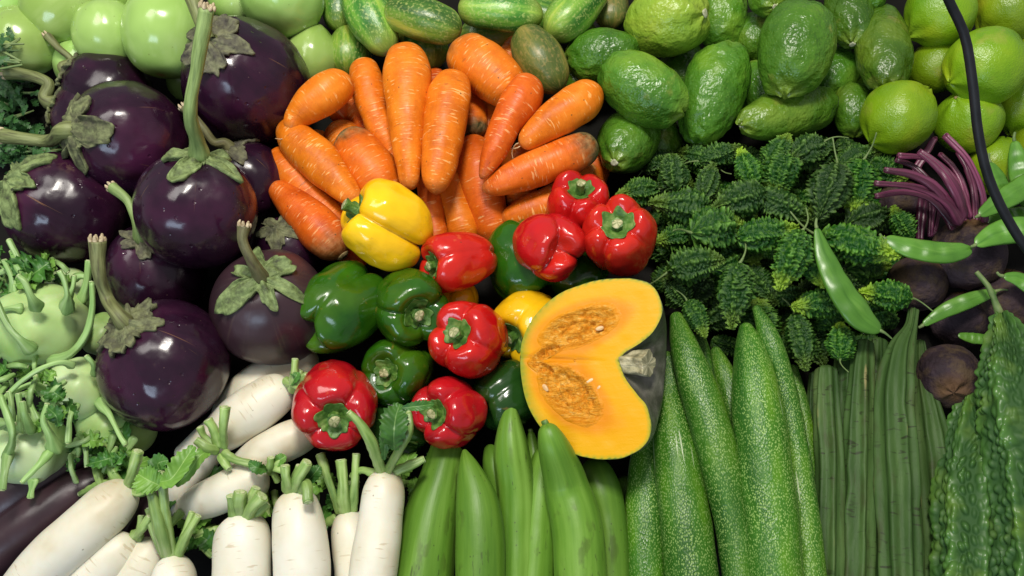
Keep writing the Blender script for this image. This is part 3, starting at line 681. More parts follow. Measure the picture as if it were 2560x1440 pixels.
pale(782, 135, .052, 62, (12, -70, 20), 1.18, 'pear shaped pale green eggplant between purple eggplant and cucumbers', 0, .28)
pale(470, 200, .035, 50, (0, -1, 40), 1.0, 'pale green eggplant glimpsed in the gap under the egg shaped one', None)

# ------------------------------------------------------------------ cucumbers
def cuke(pts, lab, mat='cuke', e=1.0):
    def cr(tt, th): return 1 + .018 * np.cos(5 * th + pts[0][0])
    longveg('cucumber', pts, mat, lab, 'cucumber', 'short cucumbers at the top', ns=48, nr=70, e0=e, e1=e, cross=cr, wob=.04)
cuke([(838, -50, .05, 38), (842, 10, .055, 43), (850, 76, .05, 32)], 'small yellowish green cucumber right of the broad green eggplant')
cuke([(893, -45, .075, 40), (925, 40, .085, 60), (972, 134, .08, 34)], 'yellow green cucumber slanting down toward the carrots')
cuke([(965, 22, .10, 40), (1062, 50, .105, 54), (1154, 78, .10, 38)], 'mottled cucumber with yellow stripe lying across, above the tallest carrot')
cuke([(1146, 18, .085, 36), (1255, 30, .09, 48), (1358, 40, .085, 34)], 'mottled dark green cucumber at the top edge, middle of the row')
cuke([(1368, 92, .08, 34), (1425, 40, .085, 56), (1498, -40, .08, 40)], 'cucumber with a long dent slanting up to the top edge')
cuke([(1530, -30, .04, 36), (1530, 30, .05, 42), (1530, 78, .045, 32)], 'brown ended cucumber in the shadow left of the yellow green citron', 'cuke_old')
cuke([(1045, 60, .045, 42), (1068, 120, .05, 52), (1084, 172, .048, 34)], 'pale grey green cucumber end under the striped cucumber')
cuke([(1305, 75, .085, 34), (1350, 148, .09, 62), (1400, 228, .085, 36)], 'brownish cucumber with a split scar resting on the carrots', 'cuke_old')
cuke([(872, 82, .035, 36), (872, 135, .045, 56), (870, 195, .04, 34)], 'dark green cucumber with blotchy end left of the carrots')
cuke([(1150, 80, .03, 34), (1235, 95, .03, 44), (1330, 80, .03, 32)], 'cucumber lying in the dark gap under the top row')
cuke([(1180, -10, .03, 40), (1420, 60, .03, 40), (1475, 130, .03, 34)], 'cucumber glimpsed in shade beside the dented one')
cuke([(985, -20, .04, 34), (1010, 30, .04, 40), (1020, 100, .04, 32)], 'cucumber in shade between the slanting and striped ones')

# ------------------------------------------------------------------ carrots (bottom first)
for pts, lab, kw in (
    ([(800, 330, .035, 40), (790, 400, .035, 42), (800, 480, .03, 30)], 'carrot at the bottom of the heap behind the bent one', {}),
    ([(830, 300, .045, 34), (860, 270, .045, 36), (880, 220, .04, 24)], 'carrot in shade right of the bent one', {}),
    ([(990, 330, .035, 40), (985, 420, .035, 40), (990, 520, .03, 30)], 'carrot at the bottom behind the tallest one', {}),
    ([(1400, 330, .04, 42), (1330, 380, .04, 40), (1260, 420, .035, 26)], 'carrot in shade under the wispy rooted one', {}),
    ([(1490, 360, .03, 42), (1480, 440, .03, 40), (1420, 520, .03, 30)], 'carrot at the bottom beside the pointed citron', {}),
    ([(900, 460, .03, 40), (930, 530, .03, 38), (980, 640, .03, 25)], 'carrot at the bottom of the heap behind the yellow pepper', {}),
    ([(1290, 380, .03, 45), (1300, 470, .03, 42), (1310, 560, .03, 25)], 'carrot deep in the heap under the grey crowned one', {}),
    ([(1500, 420, .035, 38), (1450, 450, .035, 36), (1370, 500, .035, 22)], 'carrot peeping out between the citron and the red pepper', {}),
    ([(1215, 250, .035, 42), (1225, 320, .035, 42), (1250, 420, .03, 30)], 'carrot in the dark hollow below the largest back carrot', {}),
    ([(1300, 95, .04, 28), (1275, 140, .04, 30), (1240, 190, .04, 24)], 'carrot sliver showing left of the split cucumber', {}),
    ([(1092, 175, .05, 32), (1085, 260, .05, 32), (1075, 360, .04, 24)], 'carrot top showing between the tallest two carrots', {}),
    ([(870, 250, .045, 32), (905, 300, .045, 34), (945, 380, .04, 26)], 'carrot shaded behind the left leaning one', {}),
    ([(1190, 340, .055, 36), (1185, 290, .055, 34), (1190, 230, .05, 22)], 'carrot with greyish crown pointing down between the middle carrots', dict(green=1.0)),
    ([(838, 310, .05, 44), (872, 375, .05, 46), (905, 470, .045, 30)], 'carrot wedged behind the grey topped carrot', {}),
    ([(870, 580, .04, 36), (860, 500, .045, 36), (800, 430, .045, 26)], 'carrot under the yellow pepper, pointing up left', {}),
    ([(890, 680, .035, 36), (868, 600, .035, 36), (830, 520, .035, 24)], 'lowest carrot between yellow and green peppers', {}),
    ([(1175, 345, .05, 30), (1192, 410, .055, 52), (1212, 500, .05, 52), (1245, 612, .04, 38)], 'wide carrot running down behind the red pepper', {}),
    ([(1120, 430, .045, 40), (1138, 500, .045, 46), (1168, 615, .04, 42)], 'short carrot segment above the tapered red pepper', {}),
    ([(1065, 440, .05, 26), (1078, 520, .055, 30), (1095, 625, .05, 30)], 'narrow carrot right of the yellow pepper', {}),
    ([(1455, 470, .055, 44), (1370, 510, .06, 42), (1300, 535, .06, 34), (1252, 552, .055, 18)], 'carrot with dusty tip just left of the red peppers', {}),
    ([(690, 378, .06, 22), (712, 415, .065, 36), (775, 490, .06, 38), (868, 575, .05, 32)], 'carrot along the left edge of the heap, second from the bottom', {}),
    ([(858, 640, .07, 40), (815, 590, .075, 56), (745, 520, .075, 46), (680, 460, .07, 20)], 'bottom left carrot with cut crown facing the green pepper', dict(green=.6, cut=True)),
    ([(868, 335, .065, 44), (900, 390, .07, 64), (945, 450, .07, 62), (970, 530, .06, 45)], 'stubby carrot with grey green crown in the left half', dict(green=1.0)),
    ([(715, 312, .075, 30), (745, 352, .085, 48), (805, 410, .085, 52), (865, 475, .085, 34), (902, 507, .085, 14)], 'straight carrot pointing at the yellow pepper stem', {}),
    ([(907, 155, .075, 32), (918, 205, .08, 43), (945, 300, .075, 37), (1000, 420, .06, 22)], 'slim carrot leaning left beside the tallest one', {}),
    ([(1140, 120, .08, 46), (1190, 155, .09, 66), (1250, 205, .09, 62), (1300, 262, .08, 48)], 'thickest carrot at the back beside the split cucumber', dict(green=.5)),
    ([(865, 198, .095, 34), (828, 225, .105, 50), (780, 258, .105, 46), (742, 295, .10, 30), (722, 330, .10, 15)], 'bent carrot at the upper left of the heap', dict(hair=True)),
    ([(1018, 124, .10, 44), (1018, 190, .11, 61), (1018, 280, .11, 50), (1020, 380, .105, 37), (1026, 474, .10, 22)], 'tallest upright carrot in the middle of the heap', {}),
    ([(1132, 188, .10, 40), (1122, 250, .11, 57), (1108, 340, .11, 52), (1095, 430, .11, 42), (1088, 486, .105, 22)], 'upright carrot with blunt dimpled tip right of the tallest', {}),
    ([(1330, 205, .10, 36), (1303, 248, .11, 50), (1265, 310, .11, 40), (1235, 380, .11, 32), (1203, 448, .10, 9)], 'knobbly kinked carrot tapering to a thin point', {}),
    ([(1485, 222, .10, 36), (1450, 258, .11, 51), (1385, 298, .11, 46), (1325, 345, .11, 30), (1298, 362, .105, 14)], 'carrot with wispy root hairs pointing left', dict(hair=True)),
    ([(1480, 358, .085, 36), (1432, 384, .095, 48), (1340, 420, .095, 46), (1260, 455, .095, 34), (1205, 474, .09, 14)], 'carrot with brownish green crown beside the citron', dict(green=1.0)),
):
    carrot(pts, lab, **kw)

# ------------------------------------------------------------------ bell peppers
pepper(1138, 768, .045, 60, (0, -1, 30), 'yellow', 'small bit of yellow pepper under two reds', stem=0)
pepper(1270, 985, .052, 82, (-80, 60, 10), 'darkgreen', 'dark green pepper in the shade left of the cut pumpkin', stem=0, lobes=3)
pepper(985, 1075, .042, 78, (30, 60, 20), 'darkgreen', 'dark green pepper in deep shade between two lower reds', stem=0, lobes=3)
pepper(1440, 690, .045, 74, (50, 20, 10), 'green', 'green pepper peeking out under the pair of red peppers', stem=0, lobes=3)
pepper(1305, 655, .058, 92, (30, 70, -10), 'green', 'green pepper behind the wrinkled red pepper without stem', stem=0, lobes=3, gd=.25, H=1.05)
pepper(1325, 818, .060, 92, ('v', -.62, .34), 'yellow', 'yellow pepper half hidden by the cut pumpkin', H=.95, stem=.25, lobes=4, gd=.22)
pepper(995, 928, .062, 86, ('v', -.42, .06), 'green', 'green pepper with dark dried stem facing left, below another green one', H=.98, stem=.2, lobes=3, gd=.24, roll=.5)
pepper(852, 770, .082, 100, ('v', .66, -.58, True), 'green', 'largest green pepper lying on its side, lobed end toward the eggplant', H=1.12, stem=0, lobes=3, gd=.34, taper=.02, roll=3.5, db=.38, lb=.16, side=.30)
pepper(963, 566, .108, 104, ('v', -.88, -.42), 'yellow', 'big yellow pepper lying on the carrots, stem to the left', H=.96, lobes=3, gd=.38, taper=.06, stem=.34, roll=1.5, dt=.34, side=.8)
pepper(1152, 652, .096, 84, ('v', -.86, .16), 'red', 'red pepper tapering to the right, between yellow pepper and carrots', H=1.12, lobes=3, gd=.18, taper=.42, stem=.25, roll=2.0, db=.05)
pepper(1025, 770, .092, 95, ('v', .30, .22), 'green', 'shiny green pepper with its stem facing the viewer', H=.92, lobes=3, gd=.32, stem=.26, roll=.8, dt=.55, lb=.2)
pepper(1443, 520, .090, 80, ('v', .12, -.66), 'red', 'red pepper standing upright at the carrots, rear of the red trio', H=1.0, lobes=4, gd=.27, stem=.40, roll=.3, dt=.45, lb=.2)
pepper(1376, 616, .108, 86, ('v', -.36, -.10, True), 'red', 'wrinkled red pepper showing its dimpled underside, front left of the trio', H=.95, lobes=3, gd=.34, stem=0, roll=1.0, db=.45, lb=.24)
pepper(1551, 598, .108, 92, ('v', -.06, -.40), 'red', 'red pepper with large green calyx facing up, beside the bitter gourds', H=1.10, lobes=5, gd=.24, taper=.22, stem=.16, roll=.2, calyx=.40, dt=.40, lb=.24)
pepper(1175, 850, .096, 94, ('v', -.40, -.20), 'red', 'red pepper with pale crumpled stem next to the half hidden yellow one', H=1.0, lobes=4, gd=.29, stem=.30, roll=.7, lb=.2)
pepper(1127, 1032, .076, 89, ('v', -.54, .04), 'red', 'smaller red pepper above the pale long gourds', H=.95, lobes=4, gd=.31, stem=.26, roll=.1, taper=.2, lb=.2)
pepper(836, 1010, .090, 104, ('v', .02, .36), 'red', 'large red pepper on the daikons, calyx facing down', H=1.08, lobes=4, gd=.24, stem=.24, roll=.55, calyx=.38, dt=.42, lb=.2)

# ------------------------------------------------------------------ cut pumpkin
def pumpkin():
    nrm = unit([-.30, -.10, .94]); c = P(1475, 920, .125)
    def PP(px, py):
        d = CR @ np.array([(px - 1280) / FPX, -(py - 720) / FPX, -1.0]); return CAM + d * (((c - CAM) @ nrm) / (d @ nrm))
    up = [(1300, 893), (1306, 850), (1330, 800), (1375, 750), (1440, 715), (1510, 698), (1570, 695), (1615, 705), (1645, 730), (1657, 765), (1650, 800), (1625, 838), (1590, 864), (1562, 882), (1548, 902)]
    lo = [(1300, 893), (1303, 940), (1315, 1000), (1345, 1060), (1395, 1110), (1450, 1140), (1510, 1150), (1560, 1143), (1600, 1120), (1622, 1095), (1628, 1055), (1615, 1015), (1590, 982), (1562, 942), (1548, 902)]
    A, E = PP(1300, 893), PP(1548, 902); ex = unit(E - A); ey = unit(np.cross(nrm, ex))
    loc = lambda pts: np.array([[(PP(*p) - A) @ ex, (PP(*p) - A) @ ey] for p in pts])
    n = 90; U = spline(loc(up), n); Lw = spline(loc(lo), n); wv = np.sin(np.linspace(0, math.pi, n + 1))[:, None]
    U = U + .0012 * wv * vnoise(np.stack([np.linspace(0, 9, n + 1)] * 3, -1)[:, None] * [[1, 1, 1], [1, 2, 1]], 1, 2); Lw = Lw + .0012 * wv * vnoise(np.stack([np.linspace(0, 9, n + 1)] * 3, -1)[:, None] * [[1, 1, 2], [2, 1, 1]], 1, 3)
    t = root_at('cut_pumpkin', c, 'halved pumpkin with orange flesh, seed cavity and dark rind, lying among peppers and gourds', 'pumpkin', None)
    m = 72; al = np.linspace(0, math.pi, m); f = ((1 - np.cos(al)) / 2)[None, :, None]
    prof = U[:, None] * (1 - f) + np.stack([Lw[:, 0], -Lw[:, 1]], 1)[:, None] * f
    rho = np.abs(prof[..., 1]) * (1 + .03 * np.cos(al * 9)[None] * np.sin(al)[None] ** 1)
    X = A + prof[..., :1] * ex + (rho * np.cos(al)[None])[..., None] * ey - (rho * np.sin(al)[None] * .95)[..., None] * nrm
    i = (np.arange(n)[:, None] * m + np.arange(m - 1)[None]).ravel(); V = X.reshape(-1, 3) - c
    link('rind', mesh('rind', V, np.stack([i, i + 1, i + m + 1, i + m], 1), [], {'cyl': V}), MT['prind'], t)
    # cut face: polar grid from an inner point to the outline
    out = np.vstack([U, Lw[::-1][1:-1]]); k = len(out); c0 = np.array([(PP(1435, 900) - A) @ ex, (PP(1435, 900) - A) @ ey])
    nr = 72; ks = (np.arange(1, nr + 1) / nr) ** .9
    g = c0 + (out - c0)[None] * ks[:, None, None]
    dist = np.full(g.shape[:2], 1.0)
    for q in out[::2]: dist = np.minimum(dist, np.linalg.norm(g - q, axis=-1))
    rim = np.clip(dist / .045, 0, 1); rim[-1] = 0
    mpx = M(c)
    def ell(px, py, rx, ry, a):
        q = np.array([(PP(px, py) - A) @ ex, (PP(px, py) - A) @ ey]); d = (g - q) / mpx; a = math.radians(a)
        return np.hypot((d[..., 0] * math.cos(a) + d[..., 1] * math.sin(a)) / rx, (-d[..., 0] * math.sin(a) + d[..., 1] * math.cos(a)) / ry)
    e = np.minimum(np.minimum(ell(1448, 818, 104, 48, 22), ell(1372, 878, 52, 15, 25)), np.minimum(ell(1425, 985, 96, 54, -38), ell(1358, 922, 44, 16, -25)))
    cav = np.clip(1.48 - e, 0, 1)
    g3 = np.concatenate([g, g[..., :1] * 0], -1)
    fibre = vnoise(g3 * np.array([1, .45, 1]), 520, 5) * .5 + vnoise(g3, 260, 6) * .5 + vnoise(g3, 900, 7) * .25
    depth = np.clip((1.05 - e) / .55, 0, 1); depth = depth * depth * (3 - 2 * depth)
    crease = np.exp(-((g[..., 1] - c0[1] + .2 * (g[..., 0] - c0[0]) * 0) / .0022) ** 2) * np.clip(1 - np.abs(g[..., 0] - .02) / .07, 0, 1)
    z = -depth * (.006 - .0065 * fibre) - .003 * crease - .0006 * vnoise(g3, 90, 2) * np.clip(rim * 3, 0, 1)
    Xf = A + g[..., :1] * ex + g[..., 1:] * ey + z[..., None] * nrm
    V = np.vstack([Xf.reshape(-1, 3), Xf[0].mean(0)[None]]) - c
    j = np.arange(k); j2 = (j + 1) % k; ii = np.arange(nr - 1)[:, None] * k
    q = np.stack([ii + j2, ii + j, ii + k + j, ii + k + j2], -1).reshape(-1, 4); tr = np.stack([j2, j, np.full(k, nr * k)], 1)
    q = q[:, ::-1]
    left = np.clip(1 - (g[..., 0]) / .06, 0, 1)
    at = {'cyl': V, 'rim': np.append(rim.ravel(), 1), 'cav': np.append(cav.ravel(), 1), 'left': np.append(left.ravel(), 0)}
    link('cut_flesh', mesh('cut_flesh', V, q, tr, at), MT['pflesh'], t)
    F = np.stack([ex, ey, nrm], 1)
    for px, py, a in ((1477, 950, .5), (1497, 968, .9), (1362, 968, 2.3), (1500, 820, .3)):
        p = PP(px, py) - nrm * .001 - c
        sfn = lambda ph, th: (1.0 * np.cos(ph) * (1 - .15 * np.cos(ph)), .55 * np.sin(ph) * np.cos(th), .28 * np.sin(ph) * np.sin(th))
        Rz = np.array([[math.cos(a), -math.sin(a), 0], [math.sin(a), math.cos(a), 0], [0, 0, 1]])
        link('seed', revolve(sfn, 12, 16, F @ Rz, .0042), MT['seed'], t, p)
    a = PP(1545, 900) - nrm * .012; d = unit(ex * .9 + nrm * .35 + ey * -.1)
    def crs(tt, th): return 1 + .13 * np.cos(5 * th) + .06 * np.cos(11 * th)
    link('stem', sweep([a, a + d * .012, a + d * .024, a + d * .031], [.015, .0115, .0105, .012], ns=40, nr=26, flat1=True, cross=crs, wob=.22, seed=4, origin=c), MT['pstem'], t)
pumpkin()

# ------------------------------------------------------------------ citrons and limes
def citron(cx, cy, z, R, ax, H, lab, mat='citron', scar=None, bump=.045, nip=.06, squash=0, roll=0):
    roundveg('citron', cx, cy, z, R, ax, H, mat, lab, 'citron', 'bumpy green citrons at the back', surf=citron_surf(nip, bump, .2, squash, .80), scar=scar, scar_r=.13, roll=roll)
citron(1508, 140, .065, 68, (95, -4, 6), 1.36, 'dark green citron on its side, nearest the split cucumber')
citron(1806, 38, .050, 62, (5, -90, 15), 1.5, 'dark green citron hidden between the yellowish and the biggest citron')
citron(1888, 90, .045, 50, (20, -60, 20), 1.2, 'small dark citron in the gap left of the biggest one')
citron(1925, -8, .095, 52, (0, -80, -28), 1.0, 'citron with rough grey patch at the top edge', scar=math.pi)
citron(2132, 275, .040, 50, (0, -80, 10), 1.4, 'dark citron in shadow beside the lowest lime')
citron(2122, 30, .075, 60, (10, -90, -10), 1.8, 'citron with pale scar partly behind the biggest one', scar=math.pi)
citron(1668, 54, .095, 90, (-85, -25, -38), 1.12, 'large yellow green citron at the top with pale stem scar', 'citron_y', scar=math.pi, bump=.03, nip=.04)
citron(1566, 362, .065, 74, (45, -90, -30), 1.28, 'pointed citron touching the carrots, pale scar facing down', scar=math.pi, nip=.03, squash=.20)
citron(1785, 232, .075, 80, (-42, 112, -10), 1.66, 'wrinkled light green citron with nipple pointing up', scar=None, bump=.065, nip=.13, squash=-.05)
citron(1606, 222, .110, 82, (-80, -60, -4), 1.48, 'smooth oval citron lying over the dark one, tip to lower right', bump=.035, nip=.05)
citron(1972, 283, .065, 66, (95, -38, -12), 2.15, 'long citron lying across just above the bitter gourds', scar=math.pi, nip=.03)
citron(1990, 122, .115, 95, (38, -125, 4), 1.34, 'biggest citron, smooth mid green, on top of the citron pile', bump=.03, nip=.07, squash=.06)
citron(2208, 122, .080, 68, (18, -108, -14), 2.15, 'dark elongated citron with pale scar next to the limes', scar=math.pi, nip=.02)
citron(2178, -20, .09, 40, (0, -60, 20), 1.2, 'citron barely showing at the top edge left of the limes')
for x, y, L2 in ((1700, 185, 'in the dark gap below the yellow green one'), (1905, 232, 'in the dark gap beside the wrinkled one'), (2085, 190, 'in the dark gap under the scarred one'), (1640, 345, 'in the dark behind the pointed one'), (2180, 262, 'in the dark beside the left end lime'), (1460, 200, 'in the dark behind the carrots')):
    citron(x, y, .028, 62, (x % 7 - 3, -5, 5), 1.3, 'dark citron deep ' + L2)
def lime(cx, cy, z, R, ax, H, lab, scar=None):
    roundveg('lime', cx, cy, z, R, ax, H, 'lime', lab, 'lime', 'round limes at the upper right', surf=citron_surf(.13, .015, .2), scar=scar, scarmat='bscar', scar_r=.06)
lime(2338, 168, .050, 66, (40, -60, 30), 1.0, 'yellowish lime squeezed under the top lime')
lime(2350, 32, .090, 88, (60, -40, 20), .92, 'lime at the top edge behind the black cable')
lime(2528, 32, .080, 84, (60, -40, 20), .95, 'lime cut off by the upper right corner')
lime(2550, 262, .050, 70, (20, -60, 20), 1.0, 'lime at the right edge below the big one')
lime(2422, 302, .065, 82, (-60, -40, 40), .95, 'lime behind the cable with a small brown scar, above the beet stems', scar=0)
lime(2247, 292, .085, 90, (-70, 60, -15), 1.0, 'yellow green lime at the left end, pitted skin')
lime(2460, 166, .105, 96, (-90, 40, -8), 1.0, 'biggest lime, behind the cable, nipple to the right')
lime(2492, 412, .045, 68, (20, -60, 20), 1.0, 'yellow lime low down beneath the cable near the pods')
lime(2585, 150, .060, 70, (20, -60, 20), 1.0, 'lime sliver at the right edge')
lime(2600, 380, .045, 70, (20, -60, 20), 1.0, 'lime at the right edge behind the upright pod')

# ------------------------------------------------------------------ pale long gourds
def pg(pts, lab, e0=1.0, tip=None, flat0=False, ridge=.02):
    def cr(tt, th): return 1 + ridge * np.abs(np.cos(3.5 * th)) ** .8
    longveg('long_gourd', pts, 'pgourd', lab, 'gourd', 'pale green long gourds at the bottom', ns=56, nr=110, e0=e0, cross=cr, wob=.025, tip=tip, flat0=flat0)
pg([(1222, 1112, .035, 12), (1235, 1160, .04, 28), (1255, 1260, .04, 36), (1260, 1500, .04, 40)], 'pale gourd mostly hidden behind the tallest pointed one')
pg([(1327, 1078, .045, 7), (1334, 1130, .045, 18), (1340, 1220, .045, 24), (1340, 1480, .04, 30)], 'slim gourd tip between the two tallest pale gourds', tip=('pcalyx', 7, 1.6))
pg([(1562, 1190, .03, 24), (1568, 1320, .03, 30), (1570, 1520, .03, 36)], 'pale gourd sliver beside the speckled gourds')
pg([(1474, 1150, .05, 36), (1500, 1220, .055, 50), (1522, 1330, .055, 48), (1532, 1540, .055, 46)], 'pale gourd with rounded top in the shade of the pumpkin', 1.0)
pg([(1120, 1108, .05, 38), (1100, 1200, .055, 52), (1072, 1320, .055, 70), (1040, 1540, .055, 86)], 'widest pale gourd under the smaller red pepper, dark seam down its side', .4, ridge=.035)
pg([(1278, 990, .075, 4), (1276, 1060, .075, 28), (1280, 1140, .07, 44), (1292, 1260, .06, 47), (1290, 1540, .06, 48)], 'tallest ridged pale gourd with sharp pointed tip', .8, ridge=.06)
pg([(1366, 1120, .05, 26), (1352, 1220, .055, 44), (1342, 1340, .055, 50), (1328, 1540, .055, 54)], 'pale gourd with dark flecks behind the curved one', .8, ridge=.045)
pg([(1160, 1124, .075, 5), (1172, 1170, .08, 28), (1192, 1250, .08, 52), (1200, 1350, .08, 61), (1200, 1540, .08, 62)], 'smooth pale gourd curving to a short beak', .8, ridge=.012)
pg([(1363, 1058, .128, 18), (1382, 1110, .122, 38), (1415, 1210, .09, 55), (1444, 1330, .085, 64), (1456, 1540, .085, 66)], 'curved pale gourd with dark stub tip in front of the pumpkin', .9, ('pcalyx', 10, 1.6), ridge=.015)

# ------------------------------------------------------------------ speckled gourds
def sg(pts, lab, e0=.8):
    longveg('speckled_gourd', pts, 'sgourd', lab, 'gourd', 'long speckled green gourds at the bottom', ns=48, nr=110, e0=e0, wob=.035)
sg([(1745, 835, .035, 16), (1765, 930, .035, 27), (1800, 1100, .035, 34), (1830, 1300, .03, 34)], 'speckled gourd tip showing between two taller ones, left')
sg([(1786, 868, .045, 11), (1812, 940, .05, 28), (1846, 1060, .05, 40), (1880, 1260, .045, 44)], 'short speckled gourd tip between the pointed ones')
sg([(1982, 912, .035, 10), (2002, 1030, .04, 24), (2024, 1200, .04, 32), (2044, 1520, .04, 40)], 'dark speckled gourd bordering the ridge gourds')
sg([(1618, 1080, .04, 32), (1612, 1220, .05, 46), (1612, 1330, .055, 49), (1618, 1540, .055, 50)], 'blunt dark speckled gourd beside the pale gourds')
sg([(1668, 880, .05, 26), (1674, 990, .055, 38), (1690, 1130, .065, 58), (1712, 1290, .07, 64), (1742, 1540, .07, 68)], 'thick speckled gourd running out from under the pumpkin')
sg([(1688, 782, .07, 14), (1715, 880, .08, 38), (1762, 1020, .085, 50), (1806, 1180, .085, 50), (1838, 1340, .08, 46), (1862, 1540, .08, 46)], 'long speckled gourd leaning right, with pale streaks')
sg([(1862, 808, .08, 13), (1876, 880, .085, 40), (1892, 1010, .09, 62), (1910, 1170, .09, 68), (1930, 1340, .09, 70), (1946, 1540, .09, 70)], 'fattest dark speckled gourd with a cone shaped top')
sg([(1888, 764, .085, 9), (1925, 850, .09, 27), (1962, 970, .085, 28), (1990, 1130, .08, 33), (2012, 1300, .08, 38), (2035, 1540, .08, 42)], 'slender bright speckled gourd at the right of its row')

# ------------------------------------------------------------------ ridge gourds
def rg(pts, lab, n=7, am=.22, e0=.6):
    k = pts[0][0]
    def cr(tt, th):
        q = np.stack([np.cos(th), np.sin(th), tt * 6], -1)
        w = th + .22 * vnoise(q * [1, 1, .3], 1.2, k) + .03 * vnoise(q, 3, k + 1)
        return 1 - am + am * np.abs(np.cos(n * w / 2)) ** 3.5 * (1 + .35 * vnoise(q, 2, k + 5)) + .04 * vnoise(q, 1.1, k + 7)
    longveg('ridge_gourd', pts, 'rgourd', lab, 'ridge gourd', 'dull green ridge gourds', ns=108, nr=110, e0=e0, cross=cr, wob=.04)
rg([(2195, 845, .045, 22), (2188, 980, .05, 30), (2178, 1200, .05, 34), (2168, 1540, .05, 40)], 'dark ridge gourd squeezed between its neighbours')
rg([(2040, 930, .03, 18), (2040, 1050, .035, 26), (2050, 1250, .035, 30), (2050, 1540, .035, 34)], 'thin ridge gourd sliver against the dark speckled gourd')
rg([(2300, 850, .04, 12), (2306, 950, .045, 24), (2330, 1090, .05, 46), (2352, 1280, .05, 50), (2356, 1540, .05, 52)], 'glossier ridge gourd curving past the purple beet', 8, .16)
rg([(2066, 915, .055, 28), (2068, 1020, .06, 34), (2076, 1200, .065, 38), (2070, 1540, .065, 44)], 'worn ridge gourd nearest the speckled gourds')
rg([(2112, 885, .045, 26), (2110, 1020, .05, 34), (2114, 1220, .05, 38), (2106, 1540, .05, 42)], 'ridge gourd lying deeper between the worn one and the pale ribbed one')
rg([(2160, 850, .065, 24), (2154, 950, .07, 34), (2150, 1120, .07, 42), (2138, 1540, .07, 48)], 'ridge gourd with pale dried ribs left of the most prominent one')
rg([(2284, 772, .075, 14), (2276, 820, .08, 17), (2250, 890, .085, 38), (2236, 1010, .09, 50), (2244, 1200, .085, 56), (2254, 1540, .085, 60)], 'most prominent ridge gourd with a bent stalk at its top', 8)

# ------------------------------------------------------------------ large bitter gourds
def lbg(pts, lab, nrd=7, stem=None):
    k = sd()
    def height(tt, th, cyl):
        q = np.stack([np.cos(th), np.sin(th), cyl[..., 2] * 12], -1)
        ridge = np.clip(.5 + .5 * np.cos(nrd * th + 1.3 * vnoise(q, 1.1, k)), 0, 1) ** 2.2
        lump = .5 + .5 * vnoise(np.stack([np.round(th / (2 * math.pi) * nrd) % nrd * 5.3, cyl[..., 2] * 75, tt * 0], -1), 1, k + 3)
        uu = th / (2 * math.pi) * 30; vv = cyl[..., 2] * 95
        f = cells(uu + .8 * vnoise(q, 2, k + 9), vv + .8 * vnoise(q, 1.7, k + 11), k, 30); warts = np.clip(1 - (f / .52) ** 2, 0, 1)
        big = .5 + .5 * vnoise(q, 2.4, k + 4)
        return np.clip(ridge * (.35 + .65 * lump) * .66 + warts * .46 * (.35 + .65 * big) * (1 - .4 * ridge) + .12 * vnoise(q * [1, 1, 2.2], 5, k + 8), 0, 1)
    w, r = pxpath(pts); c = w.mean(0)
    t = root_at('large_bitter_gourd', c, label=lab, cat='bitter gourd', group='large warty bitter gourds')
    link('body', sweep(w, r, ns=220, nr=300, e0=1, e1=1, disp=lambda a, b2, cy: (height(a, b2, cy) - .3) * r.max() * .36, wob=.06, seed=k, origin=c, attr={'hh': height}), MT['lbg'], t)
    if stem: link('stem', ptube(stem, ns=14, nr=30, flat1=True, wob=.12, origin=c), MT['tendril'], t)
lbg([(2448, 935, .06, 16), (2436, 1040, .065, 44), (2424, 1160, .07, 70), (2420, 1290, .075, 80), (2424, 1560, .075, 84)], 'large warty bitter gourd with its narrow end by the purple beet')
lbg([(2502, 782, .09, 14), (2520, 860, .10, 48), (2538, 980, .105, 82), (2560, 1150, .105, 90), (2585, 1330, .10, 88), (2600, 1560, .10, 86)], 'large warty bitter gourd with thin curved stem at the right edge', stem=[(2502, 792, .09, 12), (2488, 755, .095, 8), (2470, 715, .10, 7), (2440, 680, .10, 6)])
lbg([(2520, 1220, .035, 40), (2510, 1330, .04, 60), (2505, 1560, .04, 62)], 'dark bitter gourd wedged between the two large ones at the bottom')

# ------------------------------------------------------------------ beets
def beet(cx, cy, z, R, ax, H, lab, stems=()):
    c = P(cx, cy, z); t = roundveg('beet', cx, cy, z, R, ax, H, 'beet', lab, 'beet', 'muddy beets', surf=citron_surf(.10, .03, .15))
    for s in stems:
        stemtube(t, c, [(a[0], a[1], a[2], a[3] * (1.1 - .3 * i / len(s))) for i, a in enumerate(s)], 'bstem', 'leaf_stalk', groove=.6, cutmat='bstem')
beet(2420, 635, .060, 88, (-8, -70, 30), 1.0, 'muddy beet with its bunch of cut magenta stalks', [
    [(2404, 560, .095, 13), (2365, 502, .115, 12), (2290, 468, .12, 10), (2188, 458, .12, 9)],
    [(2398, 555, .095, 13), (2350, 480, .12, 12), (2290, 440, .125, 11), (2212, 424, .125, 9)],
    [(2412, 548, .095, 15), (2390, 480, .12, 14), (2350, 420, .125, 12), (2298, 378, .125, 10)],
    [(2462, 560, .085, 9), (2455, 480, .11, 9), (2420, 400, .12, 9), (2362, 338, .12, 10)],
    [(2425, 545, .085, 8), (2395, 460, .09, 9), (2330, 400, .09, 8), (2245, 388, .09, 8)],
    [(2390, 568, .08, 9), (2330, 500, .085, 10), (2260, 480, .085, 9), (2188, 490, .085, 8)],
    [(2420, 555, .08, 8), (2410, 470, .09, 9), (2385, 420, .09, 8), (2350, 385, .085, 7)],
    [(2440, 555, .08, 9), (2435, 480, .08, 9), (2418, 420, .085, 8), (2395, 380, .085, 7)],
    [(2385, 580, .08, 9), (2340, 480, .08, 9), (2290, 420, .075, 8), (2240, 400, .075, 8)]])
beet(2292, 708, .045, 72, (20, -60, 30), .95, 'brown muddy beet left of the stalked one')
